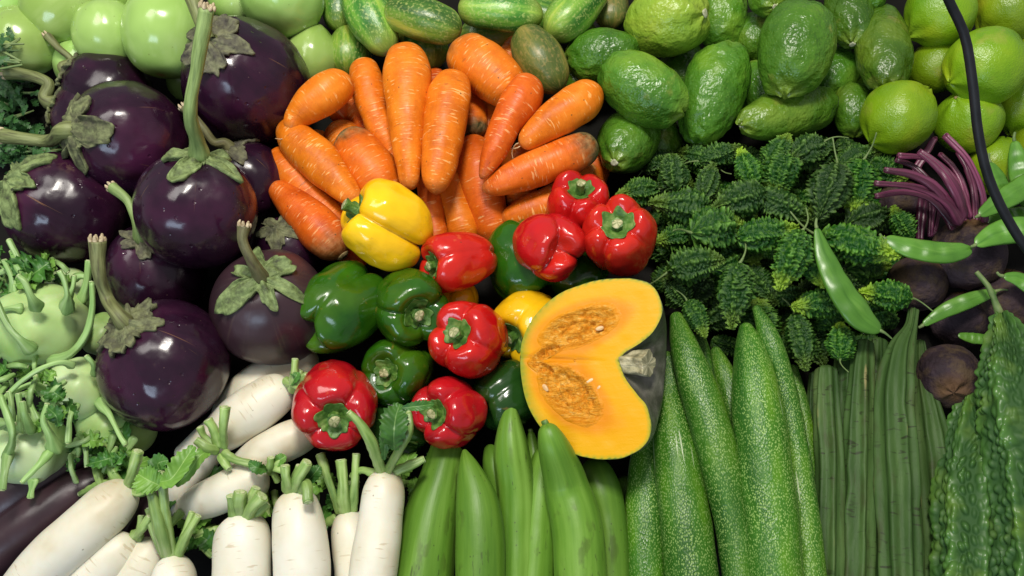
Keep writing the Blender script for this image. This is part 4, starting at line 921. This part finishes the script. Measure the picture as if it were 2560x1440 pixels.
beet(2372, 938, .050, 76, ('v', .05, .5), 1.1, 'purple elongated beet between ridge gourd and large bitter gourd')
beet(2510, 760, .045, 84, (10, -60, 30), 1.0, 'muddy beet behind the thin stemmed bitter gourd')
beet(2400, 800, .030, 70, (10, -60, 30), 1.0, 'beet deep in shade below the slanting pod')
beet(2252, 512, .035, 60, (10, -60, 30), 1.0, 'dark beet under the magenta stalks', [
    [(2310, 478, .06, 12), (2306, 520, .06, 12), (2302, 560, .058, 12), (2300, 600, .055, 12)],
    [(2330, 480, .06, 9), (2330, 530, .06, 9), (2326, 590, .055, 8)],
    [(2352, 500, .06, 6), (2346, 540, .058, 6), (2336, 588, .055, 5)],
    [(2285, 430, .06, 9), (2310, 390, .065, 9), (2338, 345, .07, 9)]])

# ------------------------------------------------------------------ pea pods
def pod(pts, lab, tilt=0, tail=True):
    w, r = pxpath(pts); c = w.mean(0); k = sd()
    rr = r
    def cr(tt, th):
        flat = .30 + .07 * np.cos(tt * 31 + k) * np.sin(math.pi * tt)
        return 1 / np.sqrt(np.cos(th - tilt) ** 2 / flat ** 2 + np.sin(th - tilt) ** 2) * (1 + .06 * np.exp(-((np.abs(np.sin(th - tilt)) - 1) / .02) ** 2))
    t = root_at('pea_pod', c, lab, 'pea pod', 'flat green pea pods')
    link('shell', sweep(w, rr, ns=40, nr=60, e0=1.2, e1=1.2, cross=cr, origin=c, wob=.04, seed=k), MT['pod'], t)
    if tail:
        d = unit(w[-1] - w[-2]); e = w[-1] - d * r[-1] * .4
        link('tail', sweep([e, e + d * .006 + [.001, 0, .001], e + d * .012 + [.003, -.002, 0]], [.0022, .0012, .0007], ns=10, nr=12, origin=c), MT['tendril'], t)
        d = unit(w[0] - w[1]); e = w[0] - d * r[0] * .4
        link('stalk', sweep([e, e + d * .005, e + d * .010 + [.002, .002, .001]], [.0024, .0016, .0014], ns=10, nr=12, origin=c), MT['tendril'], t)
pod([(2042, 570, .115, 7), (2062, 640, .115, 24), (2100, 720, .115, 33), (2150, 790, .11, 35), (2202, 828, .105, 14)], 'large pea pod lying diagonally over the small bitter gourds')
pod([(2212, 596, .105, 14), (2270, 618, .108, 26), (2350, 632, .11, 28), (2408, 626, .11, 20), (2428, 618, .11, 8)], 'pea pod lying across the muddy stalked beet')
pod([(2438, 612, .115, 12), (2480, 590, .115, 26), (2540, 575, .115, 34), (2620, 570, .115, 30)], 'pea pod at the right edge crossing under the cable end')
pod([(2448, 538, .105, 10), (2500, 505, .105, 24), (2570, 462, .105, 28), (2640, 420, .105, 20)], 'pea pod pointing up right, above the other edge pod')
pod([(2308, 812, .07, 7), (2360, 778, .075, 17), (2420, 752, .08, 19), (2490, 728, .08, 10)], 'narrow pea pod slanting beneath the muddy beets')
pod([(2508, 690, .10, 8), (2550, 700, .10, 20), (2600, 730, .10, 24), (2660, 760, .10, 14)], 'pea pod tip poking in at the right edge near the thin gourd stem')
pod([(2536, 352, .09, 8), (2545, 400, .09, 22), (2556, 450, .09, 26), (2580, 520, .09, 20)], 'upright pea pod at the right edge under the limes', tilt=.5)
pod([(2475, 405, .085, 8), (2490, 440, .085, 22), (2505, 480, .085, 22), (2515, 520, .085, 10)], 'shiny short pod beneath the cable')
pod([(2470, 560, .07, 14), (2520, 545, .07, 26), (2600, 540, .07, 26)], 'pea pod shaded between two edge pods', tail=False)
pod([(2395, 838, .05, 6), (2430, 845, .05, 14), (2480, 850, .05, 12)], 'thin pod fragment beside the large bitter gourd', tail=False)

# ------------------------------------------------------------------ small bitter gourds
def sbg_variant(k, bend, wid):
    nt = (9, 11, 13, 10)[k % 4]; nrg = (8, 9, 7)[k % 3]
    def height(tt, th, cyl):
        q = np.stack([np.cos(th), np.sin(th), tt * 2.5], -1)
        ph = nrg * th + 1.2 * vnoise(q, 1.5, k + 20); rid = np.round(ph / (2 * math.pi)) % nrg
        ridge = (.5 + .5 * np.cos(ph)) ** 2.0
        saw = (tt * nt + 2.0 * vnoise(np.stack([rid * 3.7, tt * 3, tt * 0], -1), 1, k) + .37 * rid) % 1
        teeth = np.clip(saw * 1.3, 0, 1) * (saw < .77)
        f = cells(th / (2 * math.pi) * 24 + .9 * vnoise(q, 3, k + 2), tt * 17 + .9 * vnoise(q, 2.2, k + 6), k, 24); warts = np.clip(1 - (f / .6), 0, 1) ** .9
        return np.clip(ridge * (.35 + .65 * teeth), 0, 1) * .42 + .62 * warts * (.6 + .4 * vnoise(q, 2.3, k + 31))
    t = np.linspace(-.5, .5, 7)
    path = np.stack([t, bend * (.25 - t ** 2), 0 * t], 1)
    prof = np.array([.30, .80, 1.0, .97, .78, .44, .07]) * wid
    return sweep(path, prof, ns=96, nr=96, e0=1, e1=1.6, disp=lambda a, b2, cy: (height(a, b2, cy) - .30) * wid * .62, wob=.12, seed=k, attr={'hh': height}, ref=(0, 0, 1))
SBG = [sbg_variant(i + 1, b2, w2) for i, (b2, w2) in enumerate([(0, .29), (.14, .25), (-.18, .28), (.05, .33), (-.08, .23), (.22, .30), (-.25, .26), (.1, .36), (0, .24), (-.12, .31), (.3, .27), (.02, .28)])]
STEM = [sweep([(-.46, 0, 0), (-.58, .02 * s, .05), (-.74, .10 * s, .07), (-.92, .22 * s, .02)], [.034, .018, .013, .013], ns=8, nr=18) for s in (1, -1)]
def sbgourd(x, y, z, ang, L, lab, v, tilt=0, stem=True, grp='small dark bitter gourds'):
    """ang: photo direction of the tip, degrees counter-clockwise from right"""
    c = P(x, y, z); s = L * M(c)
    o = link('small_bitter_gourd', SBG[v * 5 % 12], MT['sbg']); tag(o, lab, 'bitter gourd', grp)
    R = Matrix.Rotation(math.radians(ang), 3, 'Z') @ Matrix.Rotation(math.radians(tilt), 3, 'Y') @ Matrix.Rotation(v * 1.3, 3, 'X')
    o.location = c; o.rotation_euler = R.to_euler(); o.scale = (s, s, s)
    if stem:
        link('stem', STEM[v % 2], MT['tendril'], o)
    return o
BG = [  # x, y, z, tip angle, length, label
    (1592, 482, .075, 195, 118, 'small bitter gourd with yellow green tip right beside the red peppers'),
    (1683, 432, .080, 92, 118, 'bitter gourd pointing straight up beneath the nippled citron'),
    (1648, 402, .045, 30, 100, 'small dark bitter gourd just below the touching citron'),
    (1742, 396, .050, 150, 110, 'dark bitter gourd under the wrinkled citron, in shade'),
    (1800, 385, .065, 20, 115, 'bitter gourd touching the wrinkled citron lower end'),
    (1700, 512, .085, 182, 170, 'long bitter gourd lying flat toward the red pepper'),
    (1772, 452, .075, 70, 120, 'bitter gourd second row below the citrons, left of middle'),
    (1846, 500, .095, 200, 150, 'bright bumpy bitter gourd in the upper middle with tendril'),
    (1868, 418, .080, 100, 130, 'broad bitter gourd below the long citron left end'),
    (1945, 382, .075, 60, 120, 'bitter gourd touching the long citron from below'),
    (2012, 385, .080, 215, 140, 'yellow cheeked bitter gourd below the long citron right end'),
    (1950, 445, .085, 250, 125, 'bitter gourd hanging point down at the upper centre'),
    (2072, 480, .100, 246, 165, 'large upright bitter gourd with tendrils on top of the heap'),
    (2148, 470, .085, 260, 150, 'dark bitter gourd right of the large upright one'),
    (2150, 398, .060, 20, 125, 'bitter gourd under the lowest lime'),
    (2215, 430, .055, 330, 110, 'bitter gourd beside the magenta stalk ends'),
    (1962, 520, .085, 335, 160, 'bitter gourd whose yellow tip meets the diagonal pod'),
    (1918, 580, .090, 10, 165, 'long bitter gourd lying flat left of the diagonal pod stalk'),
    (1975, 652, .105, 248, 165, 'light green bitter gourd with pale point hanging downward'),
    (2038, 668, .085, 285, 120, 'yellowish bitter gourd tucked under the diagonal pod'),
    (2150, 612, .095, 338, 200, 'longest dark bitter gourd right of the diagonal pod'),
    (2172, 548, .070, 20, 140, 'bitter gourd behind the longest one'),
    (2256, 556, .075, 110, 100, 'small rounded bitter gourd by the upright magenta stubs'),
    (1795, 574, .090, 15, 155, 'bitter gourd with curled tendril and yellow tip pointing right'),
    (1686, 592, .070, 200, 110, 'bitter gourd right next to the calyx facing red pepper'),
    (1740, 665, .095, 8, 145, 'bitter gourd with long stalk toward the peppers and yellow point'),
    (1880, 615, .060, 280, 120, 'dark bitter gourd in a gap at the middle of the heap'),
    (1688, 722, .065, 120, 105, 'bitter gourd beside the cut pumpkin upper right'),
    (1838, 740, .090, 262, 170, 'long bitter gourd hanging down with a curved stalk'),
    (1740, 798, .080, 290, 110, 'short bitter gourd with yellow tip above the gourd points'),
    (2040, 760, .075, 190, 140, 'dark bitter gourd left of the diagonal pod lower half'),
    (2212, 738, .085, 170, 130, 'spiky bitter gourd right of the diagonal pod lower end'),
    (2000, 856, .070, 275, 150, 'dark bitter gourd hanging between speckled and ridge gourds'),
    (2100, 852, .075, 80, 110, 'bitter gourd resting on the ridge gourd tops'),
    (1905, 712, .055, 300, 130, 'shaded bitter gourd behind the pale pointed one'),
    (1900, 800, .050, 90, 130, 'shaded bitter gourd behind the fattest speckled gourd top'),
    (2105, 700, .055, 330, 130, 'shaded bitter gourd just right of the diagonal pod'),
    (1632, 555, .045, 60, 110, 'shaded bitter gourd tucked against the red pepper side'),
    (2170, 670, .060, 10, 140, 'shaded bitter gourd below the longest one'),
    (1740, 735, .050, 240, 120, 'shaded bitter gourd above the short yellow tipped one'),
    (1640, 480, .045, 20, 110, 'shaded bitter gourd behind the yellow green tipped one'),
    (1960, 735, .050, 10, 120, 'shaded bitter gourd under the pale point'),
    (2080, 790, .045, 20, 120, 'shaded bitter gourd under the diagonal pod end'),
    (1830, 650, .055, 30, 130, 'shaded bitter gourd above the hanging long one'),
    (2110, 420, .055, 70, 120, 'shaded bitter gourd behind the large upright one'),
    (2170, 790, .045, 200, 120, 'shaded bitter gourd left of the slanting narrow pod'),
]
for i, (x, y, z, a, L, lab) in enumerate(BG):
    sbgourd(x, y, z, a, L, lab, i, tilt=(-12, 8, 0, 14, -6)[i % 5])
random.seed(5); fi = 0
for gx in range(1660, 2260, 75):
    for gy in range(400, 860, 75):
        if gy > 760 and gx < 1760: continue
        sbgourd(gx + random.uniform(-25, 25), gy + random.uniform(-25, 25), random.uniform(.018, .03), random.uniform(0, 360), random.uniform(95, 130), 'dark bitter gourd deep in the shade at the bottom of the heap', fi, stem=False, grp='bitter gourds buried at the bottom'); fi += 1

# ------------------------------------------------------------------ daikons
def fan(crown, direction, n, L, spread, z, r=11, seed=0):
    """stalk paths out of a crown: pixel direction in degrees ccw from right"""
    rg2 = random.Random(seed); out = []
    for i in range(n):
        a = math.radians(direction + (i - (n - 1) / 2) * spread / max(n - 1, 1) + rg2.uniform(-5, 5)); l = L * rg2.uniform(.7, 1.15)
        dx, dy = math.cos(a), -math.sin(a); off = (i - (n - 1) / 2) * r * .9; a0 = math.radians(direction)
        bx, by = crown[0] + math.sin(a0) * off, crown[1] + math.cos(a0) * off
        h = rg2.uniform(.0, .03)
        out.append([(bx, by, z, r * 1.15), (bx + dx * l * .45, by + dy * l * .45, z + h * .5 + .006, r), (bx + dx * l, by + dy * l, z + h, r * rg2.uniform(.85, 1.1))])
    return out
def daikon(pts, lab, stems=(), leaves=(), crown=True):
    w, r = pxpath(pts); c = w.mean(0); k = sd()
    t = root_at('daikon', c, lab, 'daikon', 'white daikon radishes')
    link('body', sweep(w, r, ns=44, nr=80, e0=.75, e1=1.0, wob=.03, seed=k, origin=c, disp=lambda a, b2, cy: vnoise(np.stack([a * 0, a * 0, cy[..., 2]], -1), 60, k) * .008 * r.max()), MT['daikon'], t)
    if crown:
        d = unit(w[0] - w[1]); q = w[0] - d * .003
        link('crown', sweep([q, q + d * .004, q + d * .009], [r[0] * .45, r[0] * .40, r[0] * .30], ns=24, nr=10, flat1=True, wob=.3, seed=k, origin=c), MT['crown'], t)
    for s in stems: stemtube(t, c, s, 'rstem')
    for a, wd, m in leaves: pleaf(t, c, a, wd, m)
daikon([(795, 890, .035, 36), (700, 930, .04, 50), (620, 980, .04, 52), (540, 1060, .035, 30)], 'daikon in grey shade right under the purple eggplants', crown=False)
daikon([(560, 1085, .04, 34), (500, 1140, .045, 50), (455, 1210, .04, 40), (430, 1290, .03, 16)], 'daikon lying crosswise behind the cut stalk cluster',
       [[(552, 1120, .085, 13), (535, 1075, .10, 12), (520, 1050, .105, 13)], [(560, 1120, .085, 12), (558, 1070, .11, 11), (562, 1018, .12, 12)], [(548, 1128, .085, 14), (520, 1120, .095, 12), (490, 1100, .10, 11)],
        [(555, 1130, .085, 12), (590, 1150, .09, 11), (628, 1160, .09, 11)], [(548, 1135, .085, 11), (560, 1155, .088, 10), (572, 1172, .09, 10)], [(540, 1118, .085, 10), (510, 1090, .09, 9), (500, 1068, .095, 9)]],
       [([(530, 1125, .09), (500, 1140, .10), (470, 1185, .10), (440, 1215, .095)], 42, 'leaf_b')])
daikon([(728, 962, .055, 30), (690, 985, .06, 54), (610, 1040, .06, 62), (530, 1095, .055, 46), (440, 1140, .04, 16)], 'uppermost daikon touching the large red pepper, crown to the right',
       fan((722, 966), 35, 5, 75, 110, .075, 11, 1), [([(725, 960, .085), (738, 945, .10), (745, 930, .10)], 30, 'leaf')])
daikon([(790, 1072, .05, 36), (730, 1098, .055, 48), (650, 1135, .055, 44), (570, 1180, .05, 20)], 'daikon with green tinged end half under the large red pepper', crown=False)
daikon([(668, 1178, .06, 32), (630, 1198, .065, 52), (550, 1235, .065, 50), (485, 1262, .06, 40), (445, 1280, .05, 16)], 'plump daikon lying level, small leaf at its crown',
       fan((672, 1172), 10, 4, 45, 150, .075, 9, 2), [([(668, 1172, .085), (645, 1170, .10), (622, 1155, .10)], 34, 'leaf'), ([(680, 1165, .085), (700, 1150, .095), (715, 1140, .095)], 34, 'leaf_b')])
daikon([(868, 1282, .05, 28), (875, 1325, .055, 47), (885, 1420, .055, 50), (890, 1560, .05, 46)], 'slim daikon between two taller ones at the bottom',
       [[(862, 1285, .06, 16), (858, 1210, .085, 14), (852, 1150, .09, 14)], [(850, 1285, .06, 11), (825, 1210, .08, 10), (800, 1135, .085, 11)], [(880, 1280, .06, 12), (888, 1200, .085, 11), (890, 1135, .09, 11)], [(845, 1290, .055, 10), (815, 1310, .05, 10), (780, 1335, .045, 9)]])
daikon([(398, 1352, .05, 26), (372, 1385, .055, 46), (340, 1440, .055, 50), (290, 1540, .05, 44)], 'daikon with fine root scratches at the bottom, third from the left',
       fan((400, 1350), 75, 3, 100, 50, .06, 10, 3))
daikon([(336, 1342, .055, 24), (305, 1372, .06, 52), (245, 1428, .06, 56), (170, 1520, .055, 50)], 'daikon lying below the outermost one at lower left', fan((338, 1345), 60, 3, 75, 40, .065, 10, 4))
daikon([(318, 1216, .065, 30), (288, 1252, .075, 58), (205, 1330, .08, 66), (110, 1415, .075, 64), (0, 1540, .07, 50)], 'outermost left daikon lying diagonally, largest in view',
       [[(318, 1215, .08, 14), (330, 1180, .10, 14), (345, 1128, .11, 13)], [(310, 1218, .075, 12), (285, 1190, .08, 11), (275, 1160, .08, 10)], [(325, 1222, .075, 14), (350, 1230, .085, 13), (375, 1215, .09, 12)], [(300, 1215, .07, 9), (255, 1210, .07, 9), (200, 1235, .06, 8)]])
daikon([(432, 1392, .06, 28), (434, 1430, .065, 52), (436, 1480, .065, 56), (438, 1580, .06, 50)], 'daikon top with long leafy stalks at the bottom edge',
       [[(422, 1395, .07, 16), (400, 1320, .10, 15), (378, 1232, .115, 14)], [(430, 1392, .07, 16), (415, 1300, .10, 14), (402, 1180, .12, 12)], [(442, 1392, .07, 12), (470, 1330, .095, 11), (495, 1290, .10, 11)], [(445, 1395, .07, 11), (460, 1340, .085, 10), (480, 1280, .09, 9)], [(415, 1395, .07, 12), (385, 1330, .085, 11), (375, 1270, .09, 11)]],
       [([(402, 1215, .12), (370, 1200, .125), (345, 1185, .12)], 75, 'leaf_b'), ([(400, 1205, .125), (430, 1195, .13), (462, 1150, .12), (485, 1115, .115)], 60, 'leaf_b'), ([(405, 1190, .115), (395, 1160, .12), (420, 1150, .12)], 50, 'leaf')])
daikon([(604, 1292, .07, 42), (606, 1335, .075, 68), (605, 1430, .075, 72), (600, 1580, .07, 68)], 'thick daikon with a crown of short cut stalks, bottom edge',
       [[(612, 1300, .085, 18), (632, 1265, .105, 17), (655, 1240, .11, 17)], [(600, 1296, .085, 15), (598, 1255, .105, 15), (600, 1230, .11, 15)], [(590, 1300, .085, 14), (580, 1262, .10, 13), (578, 1240, .105, 14)], [(608, 1294, .08, 15), (625, 1255, .095, 14), (640, 1220, .10, 14)], [(618, 1298, .08, 12), (645, 1280, .09, 12), (668, 1258, .09, 11)]])
daikon([(735, 1232, .075, 36), (742, 1275, .08, 60), (752, 1370, .08, 70), (760, 1580, .075, 68)], 'daikon fourth from the right of the bottom row, stalk stub folded over it',
       [[(732, 1232, .09, 14), (745, 1195, .11, 13), (768, 1155, .12, 13)], [(722, 1232, .09, 14), (715, 1195, .11, 13), (712, 1165, .115, 13)], [(745, 1230, .09, 14), (765, 1210, .11, 13), (770, 1255, .115, 12)], [(738, 1228, .085, 11), (740, 1190, .10, 10), (748, 1165, .105, 10)]],
       [([(750, 1225, .09), (785, 1185, .10), (800, 1165, .10)], 40, 'leaf')])
daikon([(962, 1180, .085, 30), (960, 1225, .09, 52), (950, 1310, .09, 56), (935, 1420, .09, 60), (922, 1580, .085, 58)], 'rightmost daikon with long arching stalk and leaf reaching the red peppers',
       [[(955, 1182, .10, 15), (930, 1110, .13, 13), (900, 1060, .14, 11), (872, 1030, .145, 9)], [(968, 1180, .10, 13), (1000, 1120, .135, 12), (1022, 1075, .15, 10), (1022, 1030, .15, 7)], [(975, 1185, .095, 12), (1010, 1170, .10, 11), (1060, 1148, .10, 10)], [(945, 1188, .095, 10), (905, 1175, .09, 10), (880, 1190, .08, 9)]],
       [([(985, 1125, .14), (985, 1080, .155), (990, 1040, .15), (1000, 1010, .145)], 75, 'leaf'), ([(1005, 1020, .15), (1050, 1015, .15), (1085, 1010, .145)], 28, 'leaf'), ([(960, 1150, .12), (962, 1110, .13), (955, 1070, .125)], 26, 'leaf')])

# loose radish tops lying in the gaps
def greens(cx, cy, n, seed, lab, z=.03):
    c = P(cx, cy, z); t = root_at('radish_greens', c, lab, 'greens', 'cut radish tops in the gaps'); rr = random.Random(seed)
    for i in range(n):
        a = rr.uniform(0, 6.28); x, y = cx + rr.uniform(-45, 45), cy + rr.uniform(-35, 35); l = rr.uniform(50, 100)
        dx, dy = math.cos(a) * l, math.sin(a) * l
        if i % 3: pleaf(t, c, [(x, y, z), (x + dx * .5, y + dy * .5, z + .016), (x + dx, y + dy, z + .005)], rr.uniform(36, 60), 'leaf' if i % 2 else 'leaf_b', seed * 10 + i)
        else: stemtube(t, c, [(x - dx * .5, y - dy * .5, z, 9), (x, y, z + .012, 9), (x + dx * .5, y + dy * .5, z + .01, 8)], 'rstem')
greens(515, 1345, 12, 1, 'leafy radish tops between the two bottom daikons left of centre', .04)
greens(830, 1240, 8, 2, 'leafy radish tops behind the slim daikon', .035)
greens(660, 1260, 7, 3, 'leafy radish tops beside the thick daikon crown', .03)
greens(1030, 1210, 7, 4, 'stalks in the gap between rightmost daikon and widest gourd', .03)
greens(270, 1150, 9, 5, 'torn radish leaves between kohlrabi and outermost daikon', .06)
greens(480, 1190, 6, 6, 'radish leaf scraps beside the level daikon', .03)

# ------------------------------------------------------------------ kohlrabi
def kohl_surf(H, k):
    def s(ph, th):
        sp, cp = np.sin(ph), np.cos(ph); r = np.abs(sp) ** .85; h = H * cp - .12 * np.exp(-(r / .3) ** 2) * (cp > 0)
        q = np.stack([r * np.cos(th), r * np.sin(th), h], -1); d = 1 + .05 * vnoise(q, 1.4, int(k * 10)) + .03 * np.cos(6 * th + 3 * ph + k) * sp
        return q[..., 0] * d, q[..., 1] * d, h * d
    return s
def kohlrabi(cx, cy, z, R, ax, H, lab, stems=(), leaves=()):
    c = P(cx, cy, z); t = roundveg('kohlrabi', cx, cy, z, R, ax, H, 'kohl', lab, 'kohlrabi', 'pale green kohlrabi', surf=kohl_surf)
    for s in stems: stemtube(t, c, [(a[0], a[1], a[2], a[3] * (1.4 if i == 0 else .64)) for i, a in enumerate(s)], 'kstem')
    for a, w, m in leaves: pleaf(t, c, a, w, m, ruffle=.9, serr=.35, nt=12)
kohlrabi(18, 735, .045, 68, (0, -40, 60), .9, 'kohlrabi at the left edge behind the big one', [
    [(40, 760, .08, 13), (30, 700, .10, 12), (10, 650, .11, 12)], [(5, 740, .08, 12), (-10, 700, .09, 12), (-20, 660, .10, 12)]], [([(30, 690, .10), (40, 665, .105), (60, 640, .10)], 60, 'leaf')])
kohlrabi(172, 730, .045, 62, (0, -40, 60), .9, 'kohlrabi tucked behind the big one under the left eggplant', [
    [(120, 740, .08, 12), (70, 690, .10, 11), (22, 600, .11, 11)], [(200, 760, .08, 15), (215, 710, .09, 14), (222, 652, .10, 13)], [(180, 700, .08, 12), (200, 690, .085, 12), (225, 695, .085, 12)]],
    [([(60, 700, .095), (90, 680, .11), (125, 655, .11)], 85, 'leaf'), ([(70, 690, .10), (60, 660, .11), (80, 640, .11)], 60, 'leaf'), ([(90, 715, .10), (70, 705, .115), (40, 710, .11)], 50, 'leaf_b')])
kohlrabi(255, 835, .035, 55, (20, -40, 50), .9, 'kohlrabi glimpsed beside the wide eggplant calyx')
kohlrabi(98, 815, .085, 116, (5, -50, 55), .82, 'biggest kohlrabi with thick stalks at the left edge', [
    [(95, 770, .135, 16), (80, 745, .155, 14), (62, 705, .165, 13), (48, 690, .165, 12)],
    [(165, 775, .125, 17), (168, 740, .15, 13), (160, 700, .16, 12), (148, 678, .165, 12)],
    [(120, 905, .10, 10), (175, 885, .115, 13), (215, 835, .125, 14), (230, 770, .135, 13), (229, 705, .145, 12)],
    [(85, 880, .12, 16), (52, 850, .135, 16), (20, 815, .14, 15), (-15, 745, .145, 14)],
    [(60, 772, .125, 12), (30, 770, .13, 12), (5, 775, .13, 12)],
    [(160, 765, .115, 10), (180, 725, .13, 10), (186, 690, .135, 10)]])
kohlrabi(292, 1062, .045, 98, (10, -30, 60), .8, 'kohlrabi in shade under the wide eggplant', [
    [(250, 1000, .085, 13), (275, 1040, .10, 12), (300, 1090, .105, 11), (314, 1112, .105, 11)], [(232, 1075, .08, 12), (205, 1110, .085, 11), (175, 1148, .085, 11)], [(285, 1085, .08, 10), (270, 1130, .08, 10), (240, 1165, .075, 10)], [(340, 1090, .075, 10), (315, 1130, .075, 10), (270, 1172, .07, 10)]],
    [([(290, 1140, .085), (260, 1150, .09), (220, 1160, .085)], 50, 'leaf'), ([(330, 1130, .08), (300, 1150, .085), (280, 1180, .08)], 45, 'leaf_b')])
kohlrabi(192, 972, .080, 76, (25, -40, 50), 1.0, 'middle kohlrabi with an arching stalk and small torn leaf', [
    [(185, 915, .12, 8), (150, 905, .135, 10), (95, 925, .14, 11), (40, 965, .135, 12), (-10, 1020, .13, 12)], [(235, 940, .11, 8), (232, 910, .125, 9), (215, 890, .13, 9)],
    [(192, 1010, .12, 12), (176, 1040, .13, 11), (172, 1080, .13, 11), (170, 1108, .13, 10)], [(120, 985, .10, 12), (85, 960, .12, 11), (30, 980, .125, 11)], [(135, 1000, .10, 12), (100, 975, .11, 11), (88, 940, .12, 11)]],
    [([(125, 965, .13), (135, 980, .14), (160, 998, .135)], 60, 'leaf'), ([(115, 955, .13), (125, 940, .14), (140, 930, .14)], 40, 'leaf_b')])
kohlrabi(72, 1120, .070, 94, (0, -40, 55), .85, 'lowest kohlrabi, surrounded by many cut stalks', [
    [(20, 1075, .11, 13), (28, 1020, .13, 13), (22, 980, .135, 12)], [(15, 1150, .10, 13), (30, 1100, .13, 13), (25, 1060, .14, 13), (0, 990, .14, 12)], [(60, 1080, .11, 12), (50, 1030, .13, 12), (45, 985, .135, 12)],
    [(78, 1085, .115, 14), (62, 1040, .135, 13), (55, 1005, .14, 12)], [(140, 1130, .11, 16), (125, 1090, .13, 16), (108, 1050, .14, 14), (118, 1010, .145, 12)], [(130, 1125, .115, 12), (95, 1165, .125, 11), (55, 1205, .125, 11)],
    [(85, 1195, .08, 18), (80, 1220, .08, 12), (75, 1245, .08, 11)], [(20, 1130, .11, 14), (12, 1180, .12, 13), (5, 1225, .12, 13)], [(95, 1060, .115, 12), (80, 1020, .12, 11), (70, 990, .125, 11)], [(-10, 1060, .12, 12), (20, 1058, .13, 11), (38, 1060, .13, 11)]],
    [([(120, 1020, .145), (140, 1040, .15), (145, 1065, .14)], 45, 'leaf')])

def scraps(cx, cy, w, h, n, seed, lab, z):
    c = P(cx, cy, z); t = root_at('kohlrabi_greens', c, lab, 'greens', 'cut kohlrabi stalks and leaf scraps'); rr = random.Random(seed)
    for i in range(n):
        a = rr.uniform(0, 6.28); x, y = cx + rr.uniform(-w, w), cy + rr.uniform(-h, h); l = rr.uniform(40, 95); zz = z + rr.uniform(-.02, .02)
        dx, dy = math.cos(a) * l, math.sin(a) * l
        if i % 2: pleaf(t, c, [(x, y, zz), (x + dx * .3, y + dy * .3, zz + .012), (x + dx * .6, y + dy * .6, zz + .004)], rr.uniform(28, 52), 'leaf' if i % 4 == 1 else 'leaf_b', seed * 10 + i, ruffle=1.0, serr=.4, nt=11)
        else: stemtube(t, c, [(x - dx * .5, y - dy * .5, zz, 7), (x + dy * .08, y - dx * .08, zz + .014, 6.5), (x + dx * .5, y + dy * .5, zz + .01, 6)], 'kstem')
scraps(60, 690, 90, 45, 22, 11, 'leafy stalk tangle above the biggest kohlrabi', .075)
scraps(40, 965, 60, 50, 20, 12, 'stalk tangle between the biggest and lowest kohlrabi', .085)
scraps(235, 1130, 70, 45, 18, 13, 'leafy stalks below the shaded kohlrabi', .07)
scraps(120, 1010, 50, 40, 8, 14, 'leaf scraps around the middle kohlrabi', .12)

# ------------------------------------------------------------------ herb leaves at the left edge
def herbs(cx, cy, w, h, n, z, seed, lab):
    rr = np.random.default_rng(seed); c = P(cx, cy, z); V = []; T = []; A = []
    for i in range(n):
        p = P(cx + rr.normal() * w * .5, cy + rr.normal() * h * .5, max(.01, z + rr.normal() * .016)); R = np.array(Matrix.Rotation(rr.uniform(0, 6.28), 3, 'Z') @ Matrix.Rotation(rr.normal() * .6, 3, 'X'))
        s = rr.uniform(.006, .011)
        for f in range(3):
            a0 = (f - 1) * 1.05; prof = [(0, 0), (.35, .18), (.55, .42), (.62, .22), (.85, .36), (.88, .12), (1.1, 0), (.88, -.12), (.85, -.36), (.62, -.22), (.55, -.42), (.35, -.18)]
            b = len(V)
            V.append(p - c + R @ np.array([math.cos(a0) * .5, math.sin(a0) * .5, .12]) * s)
            for x, y in prof: V.append(p - c + R @ np.array([x * math.cos(a0) - y * math.sin(a0), x * math.sin(a0) + y * math.cos(a0), .25 * abs(y) - .15 * x * x]) * s)
            m = len(prof)
            for j in range(m): T.append((b, b + 1 + j, b + 1 + (j + 1) % m))
    V = np.array(V); t = root_at('herb_bunch', c, lab, 'herbs', 'coriander at the left edge')
    o = link('leaves', mesh('herb', V, [], T, {'cyl': V}), MT['herb'], t); o['kind'] = 'stuff'
    for i in range(9):
        x, y = cx + rr.normal() * w * .4, cy + rr.normal() * h * .4; a = rr.uniform(-.6, .6)
        stemtube(t, c, [(x - 50 * math.cos(a), y - 50 * math.sin(a), z - .01, 3), (x, y, z + .01, 3), (x + 50 * math.cos(a), y + 50 * math.sin(a), z + .006, 2.5)], 'tendril', 'stalk', flat=False)
herbs(10, 260, 75, 130, 240, .03, 1, 'dark coriander bunch at the left edge behind the eggplant stems')
herbs(60, 370, 90, 40, 150, .035, 2, 'coriander leaves under the left pointing stem')
herbs(5, 130, 26, 40, 14, .11, 3, 'coriander sprig over the left edge pale eggplant')

# ------------------------------------------------------------------ black cable
w, r = pxpath([(2330, -120, .40, 12), (2372, 0, .37, 12), (2412, 90, .35, 12), (2432, 210, .33, 12), (2445, 330, .31, 12), (2470, 440, .29, 12), (2520, 550, .27, 12), (2590, 650, .25, 12), (2720, 780, .20, 12), (2850, 880, .10, 12), (2950, 940, .02, 12), (3100, 980, .012, 12)])
w = np.vstack([w[0] + [-.05, .19, .30], w[0] + [-.035, .12, .16], w[0] + [-.02, .06, .07], w]); r = np.concatenate([[r[0]] * 3, r])
cc = w.mean(0)
tag(link('power_cable', sweep(w, r, ns=20, nr=90, origin=cc, flat0=True, flat1=True, ref=(1, 0, 0)), MT['cable'], None, cc), 'black cable hanging over the limes and pods at upper right', 'cable')
